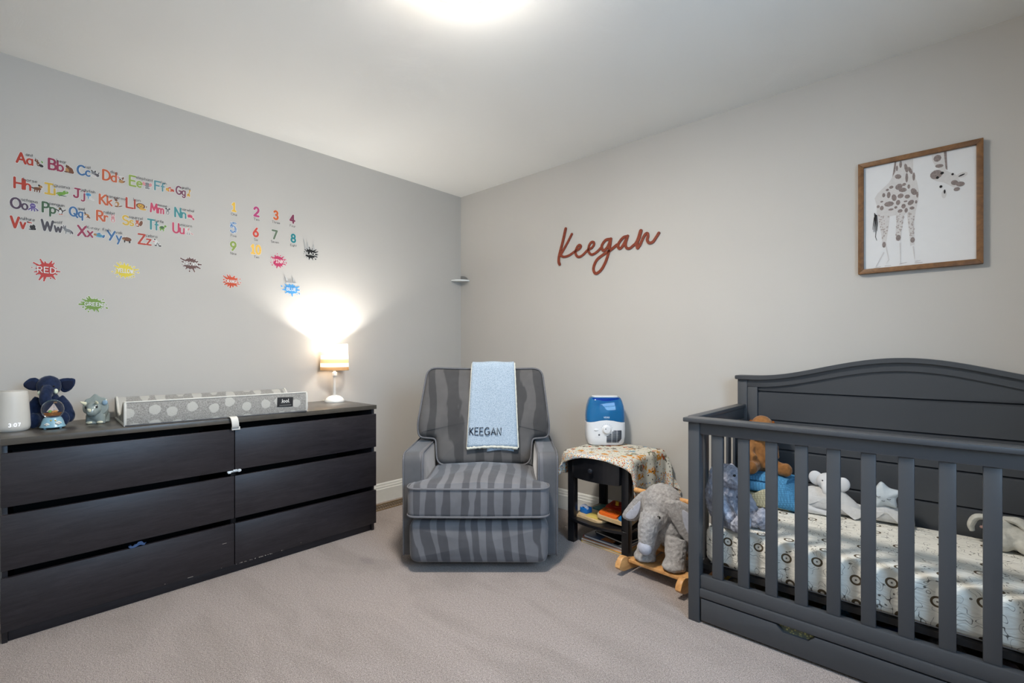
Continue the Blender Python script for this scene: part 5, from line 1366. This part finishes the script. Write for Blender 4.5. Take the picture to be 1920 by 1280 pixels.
for (x, y) in ((-.035, -.165), (.118, -.165), (-.03, .085), (.12, .085)):
    b.tube([(x, y, .078), (x, y + .012, .13), (x * .8 + .01, y + .05, .20)], [.052, .046, .056], 16).ell((x, y - .006, .096), (.053, .055, .024))
eb = plush('body', b, GREYF, re, .005, 8, .0030, 70)
h = MB()
h.ell((.020, -.095, .350), (.104, .090, .100)).ell((.012, -.152, .296), (.068, .055, .064))
h.tube(spline([(.010, -.175, .305), (.006, -.200, .262), (.004, -.212, .222), (.006, -.220, .186), (.006, -.232, .162)], 5), [.058 - .026 * i / 20 for i in range(21)], 16)
eh = plush('head', h, GREYF, re, .0045, 8, .0028, 75)
obj('trunk_tip', MB().ell((.006, -.240, .168), (.036, .024, .034)), GREYL, re)
def ear(nm, ol, f3, T_=.030):
    o_ = plush(nm, MB().puff([(p.x, p.y) for p in spline(ol, 5, True)], f3, T_, T_ * .46, .006, seg=4, inner=5), GREYF, re, .0045, 3, .0022, 80)
    return o_
# ear on the viewer's left hangs down and outwards
el = ear('ear', [(-.045, .405), (-.085, .392), (-.130, .340), (-.168, .285), (-.176, .252), (-.150, .236), (-.105, .244), (-.070, .290), (-.050, .350)], lambda u, v, t: (u, -.110 - t + (u + .05) * .30, v))
obj('ear_lining', MB().puff([(p.x, p.y) for p in spline([(-.080, .352), (-.118, .312), (-.152, .268), (-.140, .250), (-.108, .258), (-.084, .300)], 5, True)], lambda u, v, t: (u, -.128 - t + (u + .05) * .30, v), .006, .0028, .001, seg=3, inner=4), GREYL, el)
er = ear('ear', [(.070, .385), (.105, .400), (.155, .388), (.195, .345), (.205, .285), (.190, .225), (.165, .205), (.138, .230), (.112, .280), (.085, .330)], lambda u, v, t: (u, -.160 - t + (u - .08) * .55, v))
obj('ear_lining', MB().puff([(p.x, p.y) for p in spline([(.150, .362), (.185, .330), (.192, .285), (.176, .250), (.160, .280), (.150, .320)], 5, True)], lambda u, v, t: (u, -.180 - t + (u - .08) * .55, v), .006, .0028, .001, seg=3, inner=4), GREYL, er)
for x, y in ((-.036, -.186), (.054, -.192)): obj('eye', MB().ell((x, y, .312), .0095, u=14, v=10), plain((16, 14, 14), .08, .7), re)
obj('handle', MB().cyl((-.135, -.085, .385), (.20, -.085, .385), .0135, n=18).ell((-.135, -.085, .385), .0145, u=16, v=10).ell((.20, -.085, .385), .0145, u=16, v=10), WR, re)

# ------------------------------------------------------------------ crib
CR = NT('slate_grey_crib_paint', .36, .45)
CR.base(CR.ramp(CR.noise(CR.co(), 3, 2).outputs['Fac'], [(.3, lin((63, 65, 68))), (.7, lin((67, 69, 72)))]))
CR.bump(CR.noise(CR.co(), 250, 2).outputs['Fac'], .04, .001)
CRP = CR.m
CX0, CX1 = 2.295, 3.645
CF = -.800                     # front face of the crib
HC = (CX0 + CX1) / 2
cr = thing('crib', 'slate grey wooden baby crib with slatted front and arched panelled headboard', 'crib', (HC, -.43, 0))
def cbox(nm, x0, y0, z0, x1, y1, z1, bev=.002, par=None): return obj(nm, MB().box(x0 - HC, y0 + .43, z0, x1 - HC, y1 + .43, z1, bev), CRP, par or cr)
# front
for a, b in ((2.314, 2.3605), (3.5795, 3.626)): cbox('front_post', a, CF, 0, b, CF + .045, .818, .003)
tr_ = cbox('top_rail', 2.300, CF - .022, .820, 3.640, CF + .050, .838, .004)
cbox('upper_rail', 2.3605, CF + .006, .772, 3.5795, CF + .036, .820, .002)
cbox('lower_rail', 2.3605, CF + .008, .142, 3.5795, CF + .040, .194, .004)
cbox('lower_board', 2.3605, CF + .001, .106, 3.5795, CF + .040, .1415, .004)
for i in range(12):
    c = 2.427 + i * .098
    cbox('slat', c - .0205, CF + .015, .194, c + .0205, CF + .031, .772, .003)
# sides
for sx_, xa, xb in ((-1, 2.298, 2.330), (1, 3.610, 3.642)):
    cbox('side_top_rail', xa - .006, CF + .050, .820, xb + .006, -.105, .838, .004)
    cbox('side_upper_rail', xa + .004, CF + .045, .765, xb - .004, -.105, .820, .002)
    cbox('side_lower_rail', xa + .004, CF + .045, .120, xb - .004, -.105, .194, .002)
    for i in range(6):
        y = CF + .10 + i * .0985
        cbox('side_slat', xa + .010, y - .0225, .194, xa + .022, y + .0225, .765, .003)
# headboard
def arch(x):
    d = abs(x - HC); return .095 * (math.cos(PI * d / 1.2) ** 2 if d < .6 else 0)
xs = [CX0 - .008 + (CX1 - CX0 + .016) * i / 72 for i in range(73)]
def curved(nm, xa, xb, z_lo, z_hi, y0, y1, bev=.003):
    xx = [xa + (xb - xa) * i / 72 for i in range(73)]
    poly = [(x - HC, z_lo(x)) for x in xx] + [(x - HC, z_hi(x)) for x in reversed(xx)]
    return obj(nm, MB().prism(poly, lambda u, v, t: (u, t + .43, v), y0, y1, bev=bev), CRP, cr)
curved('headboard_cap', CX0 - .010, CX1 + .010, lambda x: .967 + arch(x), lambda x: .987 + arch(x), -.128, -.038, .005)
for a, b in ((CX0, CX0 + .047), (CX1 - .047, CX1)): cbox('rear_post', a, -.112, 0, b, -.050, .967, .003)
curved('arched_rail', CX0 + .047, CX1 - .047, lambda x: .930 + arch(x), lambda x: .967 + arch(x), -.110, -.060, .002)
for a, b in ((CX0 + .0475, CX0 + .095), (CX1 - .095, CX1 - .0475)): cbox('headboard_stile', a, -.108, .10, b, -.062, .930, .0015)
xa, xb = CX0 + .0955, CX1 - .0955
curved('headboard_board', xa, xb, lambda x: .9105, lambda x: .9295 + arch(x), -.098, -.070, .003)
zt = .909
def _panel(sec):
    m = MB(); m.rings([[(xx - HC, a + .43, b) for a, b in sec] for xx in (xa, xb)]); return m
for i in range(6):
    z1 = zt - i * .1425; z0 = max(.10, z1 - .1405)
    sec = [(-.098, z0), (-.070, z0), (-.070, z1), (-.084, z1), (-.098, z1 - .012)]
    obj('headboard_board', _panel(sec), CRP, cr, ang=20)
obj('headboard_backing', MB().box(xa - HC, -.070 + .43, .12, xb - HC, -.064 + .43, .91), CRP, cr)
# mattress support and drawer
sp = MB(); sp.box(2.345, CF + .055, .205, 2.375, -.12, .226).box(3.565, CF + .055, .205, 3.595, -.12, .226).box(2.375, CF + .055, .205, 3.565, CF + .075, .226).box(2.375, -.14, .205, 3.565, -.12, .226)
for i in range(9): sp.box(2.42 + i * .13, CF + .075, .214, 2.445 + i * .13, -.14, .222)
for v in sp.bm.verts: v.co.x -= HC; v.co.y += .43
obj('mattress_support', sp, plain((34, 32, 32), .5, .3), cr)
dwr = bpy.data.objects
nx0, nx1 = 2.643, 2.766
pf = [(2.366, .012), (3.574, .012), (3.574, .101)] + [(3.36, .101), (3.337, .076), (3.265, .076), (3.243, .101)] + [(nx1, .101), (nx1 - .022, .076), (nx0 + .022, .076), (nx0, .101), (2.366, .101)]
dr_ = obj('drawer', MB().prism([(a - HC, b) for a, b in pf], lambda u, v, t: (u, t + .43, v), CF + .003, CF + .021, bev=.002), CRP, cr)
bx_ = MB()
bx_.box(2.375 - HC, CF + .021 + .43, .02, 2.387 - HC, .29, .098).box(3.553 - HC, CF + .021 + .43, .02, 3.565 - HC, .29, .098).box(2.387 - HC, .278, .02, 3.553 - HC, .29, .098).box(2.387 - HC, CF + .021 + .43, .02, 3.553 - HC, .278, .026)
obj('drawer_box', bx_, plain((150, 132, 104), .6, .2), dr_)

# ------------------------------------------------------------------ mattress with printed fitted sheet
def m_sheet():
    k = NT('animal_line_print_sheet', .85, .15)
    v = k.co(); sep = k.n('ShaderNodeSeparateXYZ'); k.l(v, sep.inputs[0])
    cb = k.n('ShaderNodeCombineXYZ'); k.l(sep.outputs[0], cb.inputs[0]); k.l(k.math('ADD', sep.outputs[1], sep.outputs[2]), cb.inputs[1])
    p = cb.outputs[0]
    base = lin((230, 227, 216)); ink = lin((112, 108, 100)); dark = lin((92, 80, 62))
    # outline animals: contour lines of a stretched noise, broken into patches
    nz = k.n('ShaderNodeTexNoise', noise_dimensions='2D'); nz.inputs['Scale'].default_value = 27; nz.inputs['Detail'].default_value = .6; k.l(p, nz.inputs['Vector'])
    c1 = k.math('ABSOLUTE', k.math('SUBTRACT', nz.outputs['Fac'], .5))
    gate = k.n('ShaderNodeTexNoise', noise_dimensions='2D'); gate.inputs['Scale'].default_value = 15; gate.inputs['Detail'].default_value = 0; k.l(p, gate.inputs['Vector'])
    line = k.math('MULTIPLY', k.math('LESS_THAN', c1, .008), k.math('GREATER_THAN', gate.outputs['Fac'], .46))
    c2 = k.math('ABSOLUTE', k.math('SUBTRACT', nz.outputs['Fac'], .64))
    line2 = k.math('LESS_THAN', c2, .008)
    # lion manes: rings with two eyes, on a loose grid
    vo = k.n('ShaderNodeTexVoronoi', voronoi_dimensions='2D'); vo.inputs['Scale'].default_value = 9.2; vo.inputs['Randomness'].default_value = .35; k.l(p, vo.inputs['Vector'])
    d = vo.outputs['Distance']
    ring = k.math('MULTIPLY', k.math('GREATER_THAN', d, .105), k.math('LESS_THAN', d, .165))
    clear = k.math('LESS_THAN', d, .20); dot = k.math('LESS_THAN', d, .028)
    # small stars
    v2 = k.n('ShaderNodeTexVoronoi', voronoi_dimensions='2D'); v2.inputs['Scale'].default_value = 26; k.l(p, v2.inputs['Vector'])
    s2 = k.n('ShaderNodeSeparateColor'); k.l(v2.outputs['Color'], s2.inputs[0])
    star = k.math('MULTIPLY', k.math('LESS_THAN', v2.outputs['Distance'], .10), k.math('LESS_THAN', s2.outputs[0], .3))
    x = k.mix(k.math('MINIMUM', 1.0, k.math('ADD', line, line2)), base, ink)
    x = k.mix(star, x, ink); x = k.mix(clear, x, base); x = k.mix(ring, x, dark); x = k.mix(dot, x, ink)
    k.base(x)
    wr = k.noise(k.co(scale=(2.5, 9, 9)), 3, 3, .6, .5).outputs['Fac']
    k.bump(wr, .5, .02)
    return k.m
mt = thing('mattress', 'crib mattress in a cream fitted sheet printed with outline animals', 'mattress', (2.972, -.435, .2275))
mo = rounded([(-.618, -.305), (.618, -.305), (.618, .312), (-.618, .312)], .05, 6)
obj('fitted_sheet', MB().puff(mo, lambda u, v, t: (u, v, .076 + t + (mnoise.noise((u * 5, v * 16, t * 8)) * .0022)), .152, .032, .006, 0.0, seg=6, inner=10), m_sheet(), mt, ang=60)
obj('mattress_core', MB().box(-.595, -.285, -.0015, .595, .295, .004, .001), plain((190, 190, 192), .8, .2), mt)
MZ = .3875

# ------------------------------------------------------------------ toys in the crib
# shaggy blue-grey dog/bunny sitting against the left side, seen in profile
SH = NT('shaggy_blue_grey_fur', .95, .08)
nz = SH.noise(SH.co(), 45, 3, .7).outputs['Fac']
SH.base(SH.ramp(nz, [(.3, lin((132, 136, 150))), (.7, lin((184, 187, 198)))])); SH.bump(nz, .8, .01)
SHG = SH.m
sd = thing('shaggy_bunny', 'shaggy blue grey floppy eared plush bunny sitting at the left end of the crib', 'plush toy', (2.408, -.645, MZ), (0, 0, R(70)))
b = MB()
b.ell((0, .01, .070), (.066, .060, .075)).ell((0, 0, .125), (.05, .048, .05)).ell((0, -.012, .195), (.052, .058, .052)).ell((0, -.055, .182), (.034, .034, .030))
b.tube([(-.03, -.03, .03), (-.055, -.115, .030)], [.036, .033], 12).ell((-.06, -.135, .042), (.036, .026, .044))
b.tube([(.03, -.03, .03), (.055, -.115, .030)], [.036, .033], 12).ell((.06, -.135, .042), (.036, .026, .044))
o = plush('body', b, SHG, sd, .0045, 5, .0062, 62); pass
for s_ in (-1, 1):
    a = MB().tube(spline([(s_ * .045, -.01, .135), (s_ * .072, -.045, .105), (s_ * .070, -.075, .065)], 5), [.026] * 11, 12).ell((s_ * .070, -.078, .060), (.028, .026, .028))
    o = plush('arm', a, SHG, sd, .0045, 3, .005, 70)
for s_, dz in ((-1, 0), (1, .0)):
    ol = spline([(-.020, .01), (-.034, -.06), (-.036, -.12), (-.020, -.165), (.0, -.172), (.022, -.16), (.034, -.11), (.030, -.05), (.018, .01)], 4, True)
    e = MB().puff([(p.x, p.y) for p in ol], lambda u, v, t: (s_ * (.050 + .020 * min(1, -v / .1) + t * .9), .005 + u, .222 + v), .022, .010, .002, seg=3, inner=4)
    o = plush('ear', e, SHG, sd, .0042, 3, .0042, 75)
obj('nose', MB().ell((0, -.088, .188), (.010, .008, .008), u=12, v=8), plain((90, 84, 90), .5, .3), sd)
for x in (-.022, .022): obj('eye', MB().ell((x, -.066, .212), .0055, u=10, v=8), plain((14, 14, 14), .1, .6), sd)

# folded knit blanket
kb = thing('knit_blanket', 'folded blue and cream knit blanket in the crib corner under the brown puppy', 'blanket', (2.470, -.235, MZ), (0, 0, R(-4)))
def m_knit(c, nm):
    k = NT(nm, .95, .1); v = k.co(scale=(110, 110, 110), rot=(.3, .2, R(45)))
    ck = k.n('ShaderNodeTexVoronoi'); ck.inputs['Scale'].default_value = 1.0; ck.inputs['Randomness'].default_value = .15; k.l(v, ck.inputs['Vector'])
    L = lin(c); k.base(k.ramp(ck.outputs['Distance'], [(.1, tuple(min(1, x * 1.15) for x in L)), (.7, tuple(x * .62 for x in L))])); k.bump(ck.outputs['Distance'], -.8, .005); return k.m
KB, KC, KN = m_knit((84, 146, 190), 'blue_knit'), m_knit((196, 192, 164), 'cream_knit'), m_knit((28, 70, 104), 'navy_knit')
def fold(nm, x0, x1, y0, y1, z0, h_, mat, lean=0.0, seed=0, par=kb):
    ol = rounded([(y0, z0), (y1, z0), (y1 - .01, z0 + h_), (y0 + .015, z0 + h_ * .96)], h_ * .42, 6)
    m = MB(); rg = []
    for i in range(13):
        f_ = i / 12; x = x0 + (x1 - x0) * f_; e = math.sin(PI * min(1, max(0, f_))) ** .18 if 0 < f_ < 1 else .75
        rg.append([(x + lean * (q[1] - z0), (y0 + y1) / 2 + (q[0] - (y0 + y1) / 2) * (.9 + .1 * e), z0 + (q[1] - z0) * (e * (1 + .10 * mnoise.noise((f_ * 4, seed, q[0] * 9))))) for q in ol])
    m.rings(rg); return obj(nm, m, mat, par, ang=60)
fold('lower_fold', -.13, .115, -.09, .10, 0.0, .062, KC, seed=1)
fold('middle_fold', -.125, .12, -.085, .10, .060, .050, KB, seed=2)
fold('top_fold', -.12, .10, -.07, .10, .108, .034, KB, seed=3)
fold('end_fold', .055, .160, -.105, .09, 0.0, .128, KB, -.25, 4)
fold('tucked_corner', -.150, -.085, -.110, .03, .03, .105, KN, .25, 5)
obj('cream_flap', MB().puff([(p.x, p.y) for p in spline([(-.085, .006), (.045, .006), (.055, .07), (.02, .085), (-.03, .055), (-.075, .035)], 4, True)], lambda u, v, t: (u, -.098 - t, v), .014, .006, .002, seg=3, inner=4), KC, kb)

# brown puppy sitting on it
BRN = plain((140, 96, 56), .95, .1, .28, 34, .5, 160, .3)
bp = thing('brown_puppy', 'caramel brown plush puppy sitting on the folded knit blanket', 'plush toy', (2.440, -.215, MZ + .140), (0, 0, R(14)))
bp.scale = (1.04, 1.04, 1.16)
b = MB()
b.ell((0, .015, .060), (.056, .050, .066)).ell((0, .012, .105), (.048, .044, .05))
b.tube([(-.03, -.01, .032), (-.040, -.075, .024)], [.030, .027], 12).ell((-.042, -.085, .026), (.027, .026, .027))
b.tube([(.03, -.01, .032), (.088, -.058, .024)], [.030, .026], 12).ell((.096, -.062, .026), (.026, .026, .027))
for s_ in (-1, 1): b.tube([(s_ * .042, .0, .125), (s_ * .052, -.040, .075), (s_ * .030, -.060, .058)], [.022, .021, .020], 12)
plush('body', b, BRN, bp, .0055, 4, .0018, 90)
h = MB(); h.ell((0, -.008, .185), (.050, .050, .050)).ell((0, -.048, .170), (.030, .030, .026)); plush('head', h, BRN, bp, .005, 4, .0015, 90)
for s_ in (-1, 1):
    ol = spline([(-.014, .02), (-.022, -.03), (-.020, -.07), (.0, -.085), (.020, -.07), (.022, -.03), (.014, .02)], 4, True)
    obj('ear', MB().puff([(p.x, p.y) for p in ol], lambda u, v, t: (s_ * (.046 + .010 * min(1, max(0, -v / .05)) + t), -.006 + u, .188 + v), .014, .006, .002, seg=3, inner=4), plain((128, 74, 32), .95, .1, .2, 40), bp)
obj('nose', MB().ell((0, -.078, .178), (.010, .008, .008), u=12, v=8), plain((40, 28, 22), .3, .4), bp)
for x in (-.020, .020): obj('eye', MB().ell((x, -.052, .198), .005, u=10, v=8), plain((14, 14, 14), .1, .6), bp)
obj('collar', MB().tube([(.046 * math.cos(2 * PI * i / 24), .006 + .044 * math.sin(2 * PI * i / 24), .142) for i in range(24)], .006, 8, True), plain((168, 108, 52), .9, .1), bp)

# white elephant comforter
WPL = plain((204, 203, 200), .95, .1, .05, 60, .6, 220, .2); WSM = plain((212, 212, 212), .8, .15, .02)
we = thing('elephant_comforter', 'white elephant baby comforter with a quilted blanket body lying against the headboard', 'plush toy', (2.722, -.200, MZ), (0, 0, R(4)))
we.scale = (.93, .95, .97)
m = MB()
ol = spline([(-.135, .004), (-.140, .055), (-.100, .100), (-.040, .112), (.02, .118), (.07, .085), (.115, .045), (.135, .004)], 4)
m.puff([(p.x, p.y) for p in ol], lambda u, v, t: (u, -.018 - t + v * .28, v), .085, .038, .006, seg=4, inner=6)
obj('blanket_body', m, WPL, we)
m = MB().puff([(p.x, p.y) for p in spline([(-.150, .004), (-.148, .050), (-.115, .048), (-.050, .025), (.01, .012), (.015, .003)], 4, True)], lambda u, v, t: (u, -.075 - t, v), .03, .012, .004, seg=3, inner=4)
obj('blanket_corner', m, WSM, we)
h = MB(); h.ell((-.012, -.012, .142), (.048, .042, .040)).tube(spline([(-.016, -.045, .136), (-.016, -.066, .118), (-.012, -.064, .100)], 4), [.020] * 4 + [.016] * 5, 12)
plush('head', h, WSM, we, .0045, 4)
for s_, cx_, cz_ in ((-1, -.062, .150), (1, .046, .135)):
    obj('ear', MB().ell((cx_, -.004, cz_), (.030, .012, .034), (0, s_ * 22, 0)), WSM, we)
for x in (-.030, .006): obj('eye', MB().ell((x, -.050, .152), .0035, u=10, v=8), plain((60, 56, 56), .3, .4), we)

# star comforter
sc_ = thing('star_comforter', 'pale plush star with sleeping eyes on a fluffy white blanket body', 'plush toy', (2.908, -.185, MZ), (0, 0, R(6)))
sc_.scale = (.92, .95, 1.0)
m = MB().puff([(p.x, p.y) for p in spline([(-.060, .004), (-.064, .050), (-.040, .082), (.0, .088), (.045, .070), (.085, .040), (.110, .004)], 4)], lambda u, v, t: (u, -.016 - t + v * .15, v), .080, .036, .006, seg=4, inner=6)
obj('blanket_body', m, WPL, sc_)
stp = []
for i in range(10):
    a = R(90 + i * 36 + 8); r_ = .068 if i % 2 == 0 else .046; stp.append((.0 + r_ * math.cos(a), .115 + r_ * .86 * math.sin(a)))
sto = spline(stp, 5, True)
SBL = plain((194, 202, 206), .9, .1, .04, 60)
sh_ = plush('star_head', MB().puff([(p.x, p.y) for p in sto], lambda u, v, t: (u, -.030 - t, v), .044, .016, .008, seg=4, inner=6), SBL, sc_, .004, 6)
fc = MB()
for cx2, cz2, r_ in ((-.020, .118, .0075), (.018, .112, .0075), (-.002, .102, .006)):
    fc.tube([(cx2 + r_ * math.cos(R(a)), -.0615, cz2 + r_ * .6 * math.sin(R(a))) for a in range(200, 341, 20)], .0011, 6)
obj('stitched_face', fc, plain((84, 90, 96), .7, .2), sh_)

# pale bunny at the right
PBN = plain((186, 184, 174), .95, .1, .12, 60, .5, 200, .2)
rb = thing('pale_bunny', 'pale grey plush bunny slumped on the right part of the mattress', 'plush toy', (3.262, -.235, MZ), (0, 0, R(-20)))
b = MB(); b.ell((.035, .01, .042), (.066, .055, .044)).ell((-.012, 0, .068), (.044, .042, .042)).tube([(.06, -.03, .03), (.115, -.055, .022)], [.026, .024], 12)
b.ell((.010, -.042, .032), (.036, .034, .036)).ell((.118, -.058, .024), (.028, .026, .025))
plush('body', b, PBN, rb, .0055, 4, .002, 70)
for (pts, r_) in (([(-.030, .0, .098), (-.070, -.006, .092), (-.086, -.010, .060), (-.082, -.010, .036)], .017), ([(.0, .010, .104), (.045, .004, .104), (.078, -.002, .070)], .019)):
    P_ = spline(pts, 5); obj('ear', MB().tube(P_, [r_ * (.75 + .45 * math.sin(PI * i / (len(P_) - 1))) for i in range(len(P_))], 12, flat=.6), PBN, rb)
obj('nose', MB().ell((-.050, -.022, .062), (.007, .006, .006), u=10, v=8), plain((150, 120, 112), .6, .2), rb)
for y in (-.034,): obj('eye', MB().ell((-.036, y, .078), .004, u=10, v=8), plain((20, 18, 18), .1, .6), rb)
ot = thing('orange_fox_toy', 'orange and dark plush toy tail at the right edge of the view in the crib', 'plush toy', (3.425, -.160, MZ), (0, 0, R(30)))
P_ = spline([(.06, 0, .028), (0, 0, .045), (-.05, 0, .064), (-.085, 0, .078)], 5)
obj('tail', MB().tube(P_, [.030 - .022 * (i / (len(P_) - 1)) ** 1.5 for i in range(len(P_))], 14), plain((176, 84, 48), .9, .1, .15, 60), ot)
obj('tail_tip', MB().ell((.075, 0, .027), (.034, .028, .027)), plain((40, 34, 34), .9, .1), ot)

# ------------------------------------------------------------------ things stored in the drawer under the mattress
def bundle(label, cx_, cy_, z, sx_, sy_, sz_, c, seed, name='stored_blanket', cat='blanket', rz=0):
    m = MB(); m.ell((0, 0, sz_), (sx_, sy_, sz_), u=28, v=16)
    for v_ in m.bm.verts:
        n_ = v_.co.copy(); q = mnoise.noise((v_.co.x * 16 + seed, v_.co.y * 16, v_.co.z * 22)); v_.co.x *= 1 + .16 * q; v_.co.y *= 1 + .16 * q; v_.co.z = max(0, v_.co.z * (1 + .18 * q))
    o = obj(name, m, plain(c, .95, .1, .4, 60, .5, 120), loc=(cx_, cy_, z), rot=(0, 0, R(rz)))
    return tag(o, label, cat, 'bundles stored under the crib mattress')
bundle('tan fleece bundle stored under the left end of the crib mattress', 2.475, -.66, .028, .060, .075, .066, (146, 128, 108), 1)
bundle('dark green mottled bundle beside the tan fleece under the crib mattress', 2.605, -.66, .028, .060, .075, .068, (84, 88, 72), 2)
bundle('teal blue bundle in the middle of the crib drawer', 2.815, -.66, .028, .065, .08, .066, (52, 88, 106), 3)
bundle('navy bundle right of the teal one in the crib drawer', 2.960, -.66, .028, .062, .08, .060, (40, 56, 86), 4)
bundle('grey knitted bundle in the crib drawer behind the seventh slat', 3.110, -.66, .028, .062, .08, .066, (120, 112, 106), 5)
bundle('pink and grey bundle in the crib drawer behind the eighth slat', 3.240, -.66, .028, .055, .08, .064, (140, 118, 116), 6)
bundle('black and white patterned bundle at the right of the crib drawer', 3.370, -.66, .028, .062, .08, .066, (96, 92, 88), 7)
yl = NT('yellow_grey_print', .9, .1); vo = yl.n('ShaderNodeTexVoronoi'); vo.inputs['Scale'].default_value = 120; yl.l(yl.co(), vo.inputs['Vector'])
yl.base(yl.ramp(vo.outputs['Distance'], [(.2, lin((206, 200, 130))), (.5, lin((120, 124, 108)))]))
fb = MB().puff(rounded([(-.085, -.04), (.085, -.04), (.085, .03), (-.085, .03)], .02), lambda u, v, t: (u, v, .035 + t + .003 * mnoise.noise((u * 30, v * 30, 0))), .066, .026, .004)
o = obj('folded_swaddle', fb, yl.m, loc=(2.70, -.728, .036)); tag(o, 'yellow and grey patterned folded cloth showing through the crib drawer notch', 'blanket')
sk = MB().box(-.006, -.045, -.004, .006, .045, .004, .001)
o = obj('wooden_ruler', sk, plain((176, 152, 74), .5, .3), loc=(2.430, -.700, .165), rot=(R(38), 0, R(-48))); tag(o, 'yellow wooden stick poking up from the left end of the crib drawer', 'stick')
bx = thing('grey_box', 'grey box corner stored at the extreme left of the crib drawer', 'box', (2.400, -.55, .028), (0, 0, R(30)))
obj('box_body', MB().box(-.035, -.06, 0, .035, .06, .14, .003), plain((110, 112, 122), .7, .2), bx)
obj('box_lid', MB().box(-.037, -.062, .14, .037, .062, .15, .002), plain((140, 136, 132), .7, .2), bx)
